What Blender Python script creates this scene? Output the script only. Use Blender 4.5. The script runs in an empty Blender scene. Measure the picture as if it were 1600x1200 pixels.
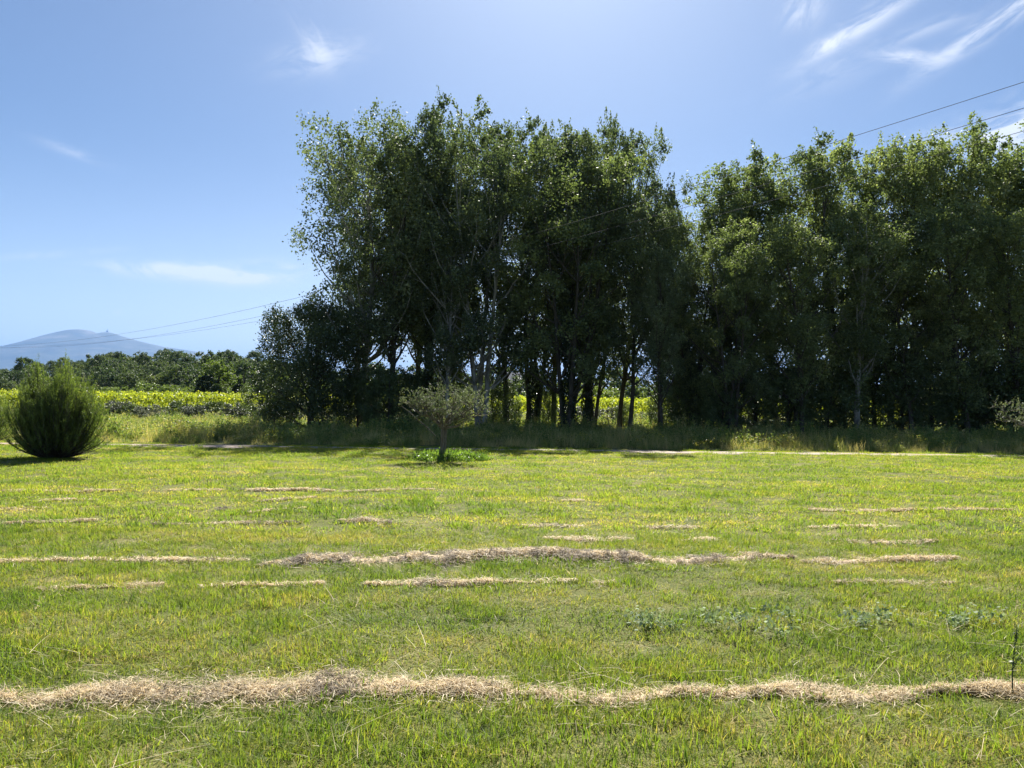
import bpy, math, random
import numpy as np
from mathutils import Matrix, Vector, Euler

S = bpy.context.scene
COL = S.collection

# ------------------------------------------------------------------ camera
EYE = 1.6
PITCH = math.radians(1.38)
ROLL = math.radians(0.72)
cam_data = bpy.data.cameras.new("camera")
cam = bpy.data.objects.new("camera", cam_data)
COL.objects.link(cam)
cam_data.sensor_width = 36.0
cam_data.lens = 27.0
cam_data.clip_start = 0.05
cam_data.clip_end = 90000.0
CAM_M = Matrix.Translation((0, 0, EYE)) @ Matrix.Rotation(math.radians(90) + PITCH, 4, 'X') @ Matrix.Rotation(ROLL, 4, 'Z')
cam.matrix_world = CAM_M
S.camera = cam


def ray(px, py):
    """direction of a pixel of the 1600x1200 photograph"""
    v = Vector(((px - 800) / 1200.0, -(py - 600) / 1200.0, -1.0))
    return (CAM_M.to_3x3() @ v).normalized()


def gpt(px, py, z=0.0):
    d = ray(px, py)
    t = (z - EYE) / d.z
    return Vector((d.x * t, d.y * t, z))


def at(px, D):
    """ground position seen at pixel column px at depth D"""
    d = ray(px, 629)
    return d.x / d.y * D, D


def zat(px, py, D):
    d = ray(px, py)
    return EYE + d.z / d.y * D


# ------------------------------------------------------------------ light
SUN_EL = math.radians(42.5)
SUN_AZ = math.radians(4)          # right of the view direction
w = bpy.data.worlds.new("World")
S.world = w
w.use_nodes = True
NT = w.node_tree
NT.nodes.clear()


def N(nt, t, **kw):
    n = nt.nodes.new(t)
    for k, v in kw.items():
        setattr(n, k, v)
    return n


def mathn(nt, op, a, b=None, c=None, clamp=False):
    n = N(nt, 'ShaderNodeMath', operation=op, use_clamp=clamp)
    for i, v in enumerate((a, b, c)):
        if v is None:
            continue
        if isinstance(v, (int, float)):
            n.inputs[i].default_value = v
        else:
            nt.links.new(v, n.inputs[i])
    return n.outputs[0]


out = N(NT, 'ShaderNodeOutputWorld')
bg = N(NT, 'ShaderNodeBackground')
bg.inputs['Strength'].default_value = 0.052
sky = N(NT, 'ShaderNodeTexSky', sky_type='NISHITA', sun_disc=False)
sky.sun_elevation = SUN_EL
sky.sun_rotation = SUN_AZ
sky.altitude = 60
sky.air_density = 1.0
sky.dust_density = 0.9
sky.ozone_density = 2.2
tc = N(NT, 'ShaderNodeTexCoord')
DIR = tc.outputs['Generated']


def vdot(vec):
    n = N(NT, 'ShaderNodeVectorMath', operation='DOT_PRODUCT')
    NT.links.new(DIR, n.inputs[0])
    n.inputs[1].default_value = vec
    return n.outputs['Value']


# wispy cirrus: (centre px, py, half length, half width in px, tilt deg, strength, seed)
CLOUDS = [
    (497, 90, 62, 22, 12, .5, 1.0), (488, 62, 42, 16, -62, .4, 9.0), (1258, 12, 26, 24, 60, .65, 2.0),
    (1345, 42, 72, 13, 32, .85, 3.0), (1292, 71, 22, 9, 25, .8, 4.0), (1415, 89, 34, 8, -3, .9, 5.0),
    (1545, 44, 80, 12, 34, .85, 6.0), (1590, 205, 95, 26, 14, 1.25, 7.0), (300, 426, 110, 12, -3, 1.5, 8.0), (400, 430, 70, 16, 2, 1.5, 21.0),
    (122, 240, 40, 7, -18, .3, 10.0), (80, 398, 80, 5, 4, .25, 11.0), (417, 517, 10, 5, 5, 1.2, 12.0),
    (184, 488, 5, 3, 10, .5, 13.0), (1300, 110, 80, 30, 20, .18, 14.0), (1440, 50, 60, 9, 20, .3, 15.0)]
dens = None
for (px, py, a, b, tilt, st, seed) in CLOUDS:
    c = ray(px, py)
    e = ray(px + math.cos(math.radians(tilt)) * 20, py - math.sin(math.radians(tilt)) * 20) - c
    T = e.normalized()
    B = c.cross(T).normalized()
    k = 1200.0 * c.dot(ray(800, 600))
    u = mathn(NT, 'SUBTRACT', vdot(T), float(T.dot(c)))
    v = vdot(B)
    # noise in cloud space, drawn out along the wind
    cmb = N(NT, 'ShaderNodeCombineXYZ')
    NT.links.new(mathn(NT, 'MULTIPLY', u, 16.0), cmb.inputs[0])
    NT.links.new(mathn(NT, 'MULTIPLY', v, 48.0), cmb.inputs[1])
    cmb.inputs[2].default_value = seed * 3.7
    nz = N(NT, 'ShaderNodeTexNoise')
    nz.inputs['Scale'].default_value = 1.0
    nz.inputs['Detail'].default_value = 7.0
    nz.inputs['Roughness'].default_value = 0.62
    nz.inputs['Distortion'].default_value = 0.9
    NT.links.new(cmb.outputs[0], nz.inputs['Vector'])
    nf = nz.outputs['Fac']
    # soft, bent mask
    bend = mathn(NT, 'MULTIPLY_ADD', nf, 0.9 * b / k, -0.45 * b / k)
    v2 = mathn(NT, 'ADD', v, bend)
    uu = mathn(NT, 'POWER', mathn(NT, 'ABSOLUTE', mathn(NT, 'MULTIPLY', u, k / a)), 2.0)
    vv = mathn(NT, 'POWER', mathn(NT, 'ABSOLUTE', mathn(NT, 'MULTIPLY', v2, k / b)), 2.0)
    m = mathn(NT, 'EXPONENT', mathn(NT, 'MULTIPLY', mathn(NT, 'ADD', uu, vv), -1.6))
    front = mathn(NT, 'GREATER_THAN', vdot(c), 0.5)
    wsp = N(NT, 'ShaderNodeMapRange', interpolation_type='SMOOTHSTEP')
    NT.links.new(nf, wsp.inputs['Value'])
    wsp.inputs['From Min'].default_value = 0.33
    wsp.inputs['From Max'].default_value = 0.66
    d = mathn(NT, 'MULTIPLY', mathn(NT, 'MULTIPLY', m, wsp.outputs[0]), mathn(NT, 'MULTIPLY', front, st * 1.15))
    dens = d if dens is None else mathn(NT, 'ADD', dens, d)
dens = mathn(NT, 'MINIMUM', dens, 0.95)
hs = N(NT, 'ShaderNodeHueSaturation')
hs.inputs['Hue'].default_value = 0.502
hs.inputs['Saturation'].default_value = 0.97
tint = N(NT, 'ShaderNodeMix', data_type='RGBA', blend_type='MULTIPLY')
tint.inputs[0].default_value = 1.0
sepz = N(NT, 'ShaderNodeSeparateXYZ')
NT.links.new(DIR, sepz.inputs[0])
mrz = N(NT, 'ShaderNodeMapRange', interpolation_type='SMOOTHSTEP')
NT.links.new(sepz.outputs[2], mrz.inputs['Value'])
mrz.inputs['From Min'].default_value = 0.0
mrz.inputs['From Max'].default_value = 0.33
tz = N(NT, 'ShaderNodeMix', data_type='RGBA')
NT.links.new(mrz.outputs[0], tz.inputs[0])
tz.inputs[6].default_value = (.86, .81, .79, 1)
tz.inputs[7].default_value = (.415, .49, .565, 1)
NT.links.new(tz.outputs[2], tint.inputs[7])
NT.links.new(sky.outputs[0], tint.inputs[6])
NT.links.new(tint.outputs[2], hs.inputs['Color'])
mx = N(NT, 'ShaderNodeMix', data_type='RGBA')
NT.links.new(dens, mx.inputs[0])
NT.links.new(hs.outputs[0], mx.inputs[6])
mx.inputs[7].default_value = (5.9, 6.2, 6.7, 1)
NT.links.new(mx.outputs[2], bg.inputs['Color'])
NT.links.new(bg.outputs[0], out.inputs['Surface'])

sd = bpy.data.lights.new("sun", 'SUN')
sd.energy = 5.0
sd.angle = math.radians(0.53)
sd.color = (1.0, 0.955, 0.88)
sun = bpy.data.objects.new("sun", sd)
COL.objects.link(sun)
to_sun = Vector((math.sin(SUN_AZ) * math.cos(SUN_EL), math.cos(SUN_AZ) * math.cos(SUN_EL), math.sin(SUN_EL)))
sun.rotation_euler = to_sun.to_track_quat('Z', 'Y').to_euler()
sun.location = (0, 0, 60)

S.view_settings.view_transform = 'Standard'
S.view_settings.look = 'None'
S.view_settings.exposure = 1.75
S.view_settings.gamma = 1.0
S.render.engine = 'CYCLES'
cy = S.cycles
cy.max_bounces = 7
cy.diffuse_bounces = 4
cy.glossy_bounces = 2
cy.transmission_bounces = 5
cy.volume_bounces = 0
cy.transparent_max_bounces = 4
cy.caustics_reflective = False
cy.caustics_refractive = False
cy.sample_clamp_indirect = 4.0
cy.use_denoising = True

# ------------------------------------------------------------------ helpers


def obj(name, mesh, mat=None, parent=None, loc=(0, 0, 0), rz=0.0):
    o = bpy.data.objects.new(name, mesh)
    COL.objects.link(o)
    o.location = loc
    o.rotation_euler = (0, 0, rz)
    if mat is not None and mesh is not None and len(mesh.materials) == 0:
        mesh.materials.append(mat)
    if parent:
        o.parent = parent
    return o


def tag(o, label=None, cat=None, group=None, kind=None):
    if label: o['label'] = label
    if cat: o['category'] = cat
    if group: o['group'] = group
    if kind: o['kind'] = kind
    return o


def thing(name, label, cat, loc=(0, 0, 0), rz=0.0, group=None, scale=1.0):
    o = obj(name, None, loc=loc, rz=rz)
    o.empty_display_size = 0.3
    o.scale = (scale,) * 3 if isinstance(scale, (int, float)) else scale
    return tag(o, label, cat, group)


def mesh_from(name, V, F, mat=None, tone=None, smooth=False):
    """V (n,3), F (m,k) one face size"""
    V = np.asarray(V, dtype=np.float32)
    F = np.asarray(F, dtype=np.int32)
    me = bpy.data.meshes.new(name)
    k = F.shape[1]
    me.vertices.add(len(V))
    me.vertices.foreach_set('co', V.ravel())
    me.loops.add(F.size)
    me.loops.foreach_set('vertex_index', F.ravel())
    me.polygons.add(len(F))
    me.polygons.foreach_set('loop_start', np.arange(0, F.size, k, dtype=np.int32))
    try:
        me.polygons.foreach_set('loop_total', np.full(len(F), k, dtype=np.int32))
    except Exception:
        pass
    if smooth:
        me.polygons.foreach_set('use_smooth', np.ones(len(F), dtype=bool))
    me.update(calc_edges=True)
    if tone is not None:
        a = me.attributes.new('tone', 'FLOAT', 'POINT')
        a.data.foreach_set('value', np.asarray(tone, dtype=np.float32))
    if mat:
        me.materials.append(mat)
    return me


def tube(pts, rad, n=5):
    pts = np.asarray(pts, float)
    rad = np.asarray(rad, float)
    t = np.gradient(pts, axis=0)
    t /= np.linalg.norm(t, axis=1)[:, None] + 1e-9
    ref = np.array([0.37, 0.91, 0.17]) if abs(t[0][2]) > .5 else np.array([0.1, 0.05, 1.0])
    a = np.cross(t, ref); a /= np.linalg.norm(a, axis=1)[:, None] + 1e-9
    b = np.cross(t, a)
    th = np.arange(n) * 2 * math.pi / n
    V = pts[:, None, :] + rad[:, None, None] * (np.cos(th)[None, :, None] * a[:, None, :] + np.sin(th)[None, :, None] * b[:, None, :])
    m = len(pts)
    i = np.arange(m - 1)[:, None] * n
    j = np.arange(n)[None, :]
    F = np.stack([i + j, i + (j + 1) % n, i + n + (j + 1) % n, i + n + j], -1).reshape(-1, 4)
    return V.reshape(-1, 3), F


def join(parts):
    Vs, Fs, o = [], [], 0
    for V, F in parts:
        Vs.append(V); Fs.append(F + o); o += len(V)
    return np.concatenate(Vs), np.concatenate(Fs)


def unit(v):
    return v / (np.linalg.norm(v, axis=-1, keepdims=True) + 1e-9)


def leaf_quads(P, size, rng, d=None, wid=0.75, jit=0.35, nbias=0.0):
    """kite-shaped leaves at P with random or given direction"""
    n = len(P)
    r = unit(rng.normal(size=(n, 3)))
    d = r if d is None else unit(d + rng.normal(size=(n, 3)) * 0.45)
    nr = unit(rng.normal(size=(n, 3)) + np.array([0, 0, nbias]))
    s = unit(np.cross(d, nr))
    L = (size * (1 + jit * rng.uniform(-1, 1, n)))[:, None]
    V = np.stack([P - d * L * .5, P + s * L * wid * .5 - d * L * .05, P + d * L * .5, P - s * L * wid * .5 - d * L * .05], 1)
    F = np.arange(n * 4).reshape(n, 4)
    return V.reshape(-1, 3), F


# ------------------------------------------------------------------ materials
def base_mat(name):
    m = bpy.data.materials.new(name)
    m.use_nodes = True
    nt = m.node_tree
    nt.nodes.clear()
    o = N(nt, 'ShaderNodeOutputMaterial')
    return m, nt, o


def ramp(nt, fac, stops):
    r = N(nt, 'ShaderNodeValToRGB')
    els = r.color_ramp.elements
    while len(els) > 1:
        els.remove(els[-1])
    els[0].position = stops[0][0]
    els[0].color = (*stops[0][1], 1)
    for p, c in stops[1:]:
        e = els.new(p)
        e.color = (*c, 1)
    nt.links.new(fac, r.inputs[0])
    return r.outputs[0]


def noise(nt, scale, detail=3, rough=.55, vec=None, world=True, stretch=None, dist=0.0):
    n = N(nt, 'ShaderNodeTexNoise')
    n.inputs['Scale'].default_value = scale
    n.inputs['Detail'].default_value = detail
    n.inputs['Roughness'].default_value = rough
    n.inputs['Distortion'].default_value = dist
    if vec is None:
        if world:
            vec = N(nt, 'ShaderNodeNewGeometry').outputs['Position']
        else:
            vec = N(nt, 'ShaderNodeTexCoord').outputs['Object']
    if stretch:
        mp = N(nt, 'ShaderNodeMapping')
        mp.inputs['Scale'].default_value = stretch
        nt.links.new(vec, mp.inputs['Vector'])
        vec = mp.outputs[0]
    nt.links.new(vec, n.inputs['Vector'])
    return n.outputs['Fac']


def leaf_mat(name, stops, trans=.4, rough=.45, spec=.4, tcol=(1.25, 1.3, .55), nscale=.5, namp=.35, obj_amp=.15, tgain=1.0):
    """two-sided leaf; 'tone' attribute + patchy noise + a little variation per object choose along the ramp"""
    m, nt, o = base_mat(name)
    at_ = N(nt, 'ShaderNodeAttribute', attribute_name='tone')
    oi = N(nt, 'ShaderNodeObjectInfo')
    f = mathn(nt, 'MULTIPLY_ADD', noise(nt, nscale, 2), namp * 2, -namp)
    f = mathn(nt, 'ADD', f, at_.outputs['Fac'])
    f = mathn(nt, 'ADD', f, mathn(nt, 'MULTIPLY_ADD', oi.outputs['Random'], obj_amp * 2, -obj_amp), clamp=True)
    c = ramp(nt, f, stops)
    p = N(nt, 'ShaderNodeBsdfPrincipled')
    nt.links.new(c, p.inputs['Base Color'])
    p.inputs['Roughness'].default_value = rough
    p.inputs['Specular IOR Level'].default_value = spec
    tr = N(nt, 'ShaderNodeBsdfTranslucent')
    mul = N(nt, 'ShaderNodeMix', data_type='RGBA', blend_type='MULTIPLY')
    mul.inputs[0].default_value = 1.0
    nt.links.new(c, mul.inputs[6])
    mul.inputs[7].default_value = tuple(v * tgain for v in tcol) + (1,)
    nt.links.new(mul.outputs[2], tr.inputs['Color'])
    mix = N(nt, 'ShaderNodeMixShader')
    mix.inputs[0].default_value = trans
    nt.links.new(p.outputs[0], mix.inputs[1])
    nt.links.new(tr.outputs[0], mix.inputs[2])
    nt.links.new(mix.outputs[0], o.inputs['Surface'])
    return m


def solid_mat(name, stops, nscale=3.0, detail=5, rough=.9, spec=.2, stretch=None, world=True, bump=0.0, bscale=20.0):
    m, nt, o = base_mat(name)
    c = ramp(nt, noise(nt, nscale, detail, .6, stretch=stretch, world=world), stops)
    p = N(nt, 'ShaderNodeBsdfPrincipled')
    nt.links.new(c, p.inputs['Base Color'])
    p.inputs['Roughness'].default_value = rough
    p.inputs['Specular IOR Level'].default_value = spec
    if bump:
        b = N(nt, 'ShaderNodeBump')
        b.inputs['Strength'].default_value = bump
        nt.links.new(noise(nt, bscale, 4, world=world), b.inputs['Height'])
        nt.links.new(b.outputs[0], p.inputs['Normal'])
    nt.links.new(p.outputs[0], o.inputs['Surface'])
    return m


M_POP = leaf_mat('poplar_leaf', [(0, (.052, .073, .046)), (.4, (.1, .13, .07)), (.75, (.16, .192, .1)), (1, (.27, .3, .19))],
                 trans=.36, rough=.6, spec=.18, tcol=(1.1, 1.2, .6), nscale=.35, namp=.3)
M_POP_LIT = leaf_mat('poplar_leaf_lit', [(0, (.075, .1, .055)), (.4, (.145, .18, .08)), (.75, (.23, .27, .12)), (1, (.34, .36, .21))],  # same poplar leaf; sunlit look of the right-hand crowns put into its colour
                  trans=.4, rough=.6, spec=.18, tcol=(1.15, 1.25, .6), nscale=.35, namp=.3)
M_OAK = leaf_mat('oak_leaf', [(0, (.034, .052, .028)), (.6, (.07, .1, .042)), (1, (.125, .16, .06))], trans=.22, rough=.4, spec=.35)
M_IVY = leaf_mat('ivy_leaf', [(0, (.018, .03, .014)), (1, (.045, .065, .025))], trans=.1, rough=.4, spec=.3)
M_SHRUB = leaf_mat('shrub_leaf', [(0, (.042, .065, .034)), (.6, (.09, .125, .052)), (1, (.16, .2, .075))], trans=.28, rough=.5, spec=.3)
M_SILVER = leaf_mat('silver_leaf', [(0, (.06, .075, .05)), (.6, (.13, .15, .1)), (1, (.26, .27, .2))], trans=.2, rough=.5, spec=.3, tcol=(1.1, 1.1, .8))
M_OLIVE = leaf_mat('olive_leaf', [(0, (.08, .11, .055)), (.5, (.14, .175, .1)), (1, (.27, .3, .2))], trans=.3, rough=.6, spec=.2, tcol=(1.1, 1.15, .6))
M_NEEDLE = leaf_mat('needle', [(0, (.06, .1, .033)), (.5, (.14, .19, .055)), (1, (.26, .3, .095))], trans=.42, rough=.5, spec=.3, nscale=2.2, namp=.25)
M_VINE = leaf_mat('vine_leaf', [(0, (.09, .14, .02)), (.5, (.22, .265, .045)), (1, (.37, .39, .08))], trans=.52, rough=.5, spec=.25, tcol=(1.6, 1.52, .55), nscale=.8, namp=.2)
M_HILL = leaf_mat('hill_tree_leaf', [(0, (.038, .06, .036)), (.5, (.075, .108, .05)), (1, (.145, .18, .075))], trans=.3, rough=.6, spec=.2, nscale=.12, namp=.3, obj_amp=.3)
M_PINE = leaf_mat('pine_needle', [(0, (.035, .06, .035)), (.6, (.07, .105, .052)), (1, (.12, .16, .07))], trans=.25, rough=.6, spec=.2, nscale=.2, obj_amp=.15)
M_LITE = leaf_mat('light_leaf', [(0, (.07, .11, .03)), (.5, (.13, .18, .05)), (1, (.22, .27, .08))], trans=.4, rough=.5, spec=.25, nscale=.5, obj_amp=.2)
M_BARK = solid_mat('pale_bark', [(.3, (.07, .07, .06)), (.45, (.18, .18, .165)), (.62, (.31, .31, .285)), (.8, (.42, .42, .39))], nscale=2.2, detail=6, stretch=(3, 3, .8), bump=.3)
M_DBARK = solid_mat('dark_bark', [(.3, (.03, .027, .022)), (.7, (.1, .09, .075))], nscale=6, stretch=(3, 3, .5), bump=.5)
M_OBARK = solid_mat('olive_bark', [(.3, (.06, .05, .038)), (.55, (.15, .13, .1)), (.75, (.34, .3, .24))], nscale=9, stretch=(2, 2, .6), bump=.6, bscale=60)

# ------------------------------------------------------------------ ground


def lawn_z(x, y):
    x = np.asarray(x, float); y = np.asarray(y, float)
    f = np.clip((24.2 - y) / 3.0, 0, 1)
    z = .022 * np.sin(x * .55 + 1.1 * np.sin(y * .31)) * np.cos(y * .8 + .6 * np.sin(x * .4)) + .012 * np.sin(x * 1.9 + y * 1.3) * np.sin(y * 2.3 - x * .7)
    return z * f


def hill_z(x, y):
    x = np.asarray(x, float); y = np.asarray(y, float)
    b = np.clip((y - 60) / 32.0, 0, 1) * .62
    a = np.clip((y - 125) / 210.0, 0, 1); a = a * a * (3 - 2 * a)
    q = x / np.maximum(y, 1)
    side = .28 + .72 / (1 + np.exp((q + .27) / .045))
    left = 1 - .42 / (1 + np.exp((q + .60) / .03))
    return b + a * 11.6 * side * left * (1 + .06 * np.sin(x * .03) + .05 * np.sin(x * .071 + 2))


def grid_mesh(name, xs, ys, zf, mat):
    X, Y = np.meshgrid(xs, ys)
    V = np.stack([X, Y, zf(X, Y)], -1).reshape(-1, 3)
    nx, ny = len(xs), len(ys)
    i = np.arange(ny - 1)[:, None] * nx; j = np.arange(nx - 1)[None, :]
    F = np.stack([i + j, i + j + 1, i + j + 1 + nx, i + j + nx], -1).reshape(-1, 4)
    return mesh_from(name, V, F, mat, smooth=True)


def ground_material():
    m, nt, o = base_mat('turf_and_earth')
    n1 = noise(nt, .35, 4); n2 = noise(nt, 6, 5); n3 = noise(nt, 40, 4)
    f = mathn(nt, 'ADD', mathn(nt, 'MULTIPLY', n1, .4), mathn(nt, 'ADD', mathn(nt, 'MULTIPLY', n2, .35), mathn(nt, 'MULTIPLY', n3, .3)))
    c = ramp(nt, f, [(.3, (.045, .06, .02)), (.46, (.09, .105, .035)), (.58, (.15, .145, .055)), (.72, (.24, .2, .11))])
    p = N(nt, 'ShaderNodeBsdfPrincipled')
    nt.links.new(c, p.inputs['Base Color'])
    p.inputs['Roughness'].default_value = 1
    p.inputs['Specular IOR Level'].default_value = .05
    b = N(nt, 'ShaderNodeBump'); b.inputs['Strength'].default_value = .6; b.inputs['Distance'].default_value = .05
    nt.links.new(n3, b.inputs['Height']); nt.links.new(b.outputs[0], p.inputs['Normal'])
    nt.links.new(p.outputs[0], o.inputs['Surface'])
    return m


xs = np.unique(np.concatenate([np.linspace(-60000, -2000, 8), np.linspace(-2000, -500, 10), np.linspace(-500, -60, 45), np.linspace(-60, -24, 19),
                               np.arange(-24, 24.01, .25), np.linspace(24, 60, 19), np.linspace(60, 500, 45), np.linspace(500, 2000, 10), np.linspace(2000, 60000, 8)]))
ys = np.unique(np.concatenate([np.linspace(-60000, -2000, 6), np.linspace(-2000, -30, 8), np.linspace(-30, 0, 10), np.arange(0, 27, .25), np.linspace(27, 120, 48),
                               np.linspace(120, 500, 60), np.linspace(500, 2000, 20), np.linspace(2000, 60000, 8)]))
g = obj('ground', grid_mesh('ground', xs, ys, lambda X, Y: lawn_z(X, Y) + np.where(Y < 2000, hill_z(X, np.minimum(Y, 900)) * np.clip((2500 - Y) / 1600, 0, 1), 0), ground_material()))
tag(g, kind='structure')

# gravel track between the lawn and the weeds
M_PATH = solid_mat('pale_gravel', [(.3, (.15, .115, .08)), (.5, (.27, .215, .165)), (.7, (.42, .36, .29))], nscale=5, detail=9, bump=.6, bscale=45)


def path_mesh():
    xs_ = np.linspace(-70, 70, 281)
    ys0 = 25.2 + .18 * np.sin(xs_ * .7) + .1 * np.sin(xs_ * 2.3) + .06 * np.sin(xs_ * 5.1)
    ys1 = 26.5 + .2 * np.sin(xs_ * .5 + 1) + .12 * np.sin(xs_ * 1.9) + .08 * np.sin(xs_ * 4.3)
    rows = [ys0 + (ys1 - ys0) * k for k in (0, .2, .5, .8, 1)]
    zz = [.012, .02, .035, .02, .012]
    V = np.concatenate([np.stack([xs_, r, np.full_like(xs_, z)], -1) for r, z in zip(rows, zz)])
    n = len(xs_)
    F = np.concatenate([np.stack([np.arange(n - 1) + a * n, np.arange(1, n) + a * n, np.arange(1, n) + (a + 1) * n, np.arange(n - 1) + (a + 1) * n], -1) for a in range(4)])
    return mesh_from('path', V, F, M_PATH, smooth=True)


tag(obj('path', path_mesh()), kind='structure')

# ------------------------------------------------------------------ mountain far away (real distance and height)
MTN = [(-900, 575), (-600, 560), (-350, 548), (-120, 543), (0, 540), (20, 541), (50, 535), (75, 526), (90, 519), (104, 515), (122, 514), (138, 516), (150, 521.5),
       (158, 520), (165, 517.5), (172, 519.5), (185, 524), (215, 533), (250, 541), (300, 548), (340, 556), (400, 566), (480, 580), (620, 600), (900, 618), (1400, 627), (2000, 627)]


def mountain():
    DM = 19000.0
    hx = np.array([at(p, DM)[0] for p, _ in MTN]); hz_ = np.array([zat(p, y, DM) for p, y in MTN])
    xs_ = np.linspace(hx[0], hx[-1], 1100)
    H = np.maximum(np.interp(xs_, hx, hz_), 0)
    ker = np.hanning(7); ker /= ker.sum()
    H = np.convolve(np.pad(H, 3, mode='edge'), ker, 'valid')
    vs = np.linspace(-1, 1, 60)
    rng = np.random.default_rng(5)
    X = np.repeat(xs_[None, :], 60, 0)
    Y = np.repeat((DM + vs * 5200)[:, None], 1100, 1)
    prof = np.clip(1 - np.abs(vs) ** 1.25, 0, 1)
    Z = H[None, :] * prof[:, None]
    for k in range(26):          # gullies running down the slopes
        fx = rng.uniform(.0015, .009); ph = rng.uniform(0, 6.28)
        Z += (np.sin(X * fx + ph + Y * rng.uniform(-.001, .001)) * 22 * (np.abs(vs)[:, None] ** .8) * prof[:, None]) * rng.uniform(.3, 1)
    Z = np.maximum(Z, -3); Z[0] = -5; Z[-1] = -5
    V = np.stack([X, Y, Z], -1).reshape(-1, 3)
    i = np.arange(59)[:, None] * 1100; j = np.arange(1099)[None, :]
    F = np.stack([i + j, i + j + 1, i + j + 1101, i + j + 1100], -1).reshape(-1, 4)
    mt = solid_mat('mountain_slopes', [(.36, (.02, .032, .02)), (.54, (.055, .065, .042)), (.7, (.13, .125, .11))], nscale=.0016, detail=7, stretch=(1, 1, 2.5))
    return mesh_from('mountain', V, F, mt, smooth=True)


tag(obj('mountain', mountain()), kind='structure')


def boxv(x0, x1, y0, y1, z0, z1):
    V = np.array([(x, y, z) for z in (z0, z1) for x, y in ((x0, y0), (x1, y0), (x1, y1), (x0, y1))], float)
    F = np.array([(0, 3, 2, 1), (4, 5, 6, 7), (0, 1, 5, 4), (1, 2, 6, 5), (2, 3, 7, 6), (3, 0, 4, 7)])
    return V, F


# mast on the summit
DM = 19000.0
sx, _ = at(165, DM); sz = zat(165, 518, DM)
M_CONC = solid_mat('white_mast', [(.3, (.6, .6, .6)), (.7, (.75, .75, .75))])
mast = thing('summit_mast', 'tiny white relay mast on the right summit of the blue mountain', 'mast', (sx, DM, sz - 12))
V, F = join([boxv(-30, 30, -12, 12, 0, 26), boxv(-12, 12, -10, 10, 26, 40)])
obj('station', mesh_from('station', V, F, M_CONC), parent=mast)
V, F = tube([(0, 0, 40), (0, 0, 62), (0, 0, 78), (0, 0, 96)], [7, 5, 3, 1.2], 8)
obj('antenna', mesh_from('antenna', V, F, M_CONC), parent=mast)

# ------------------------------------------------------------------ tree builders
GOLD = 2.39996


def wander(p, d, L, n, up, jit, rng):
    """polyline that starts at p in direction d and bends towards the sky"""
    pts = [np.array(p, float)]
    d = unit(np.array(d, float))
    st = L / (n - 1)
    for _ in range(n - 1):
        d = unit(d + np.array([0, 0, up]) + rng.normal(size=3) * jit)
        pts.append(pts[-1] + d * st)
    return np.array(pts), d


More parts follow.
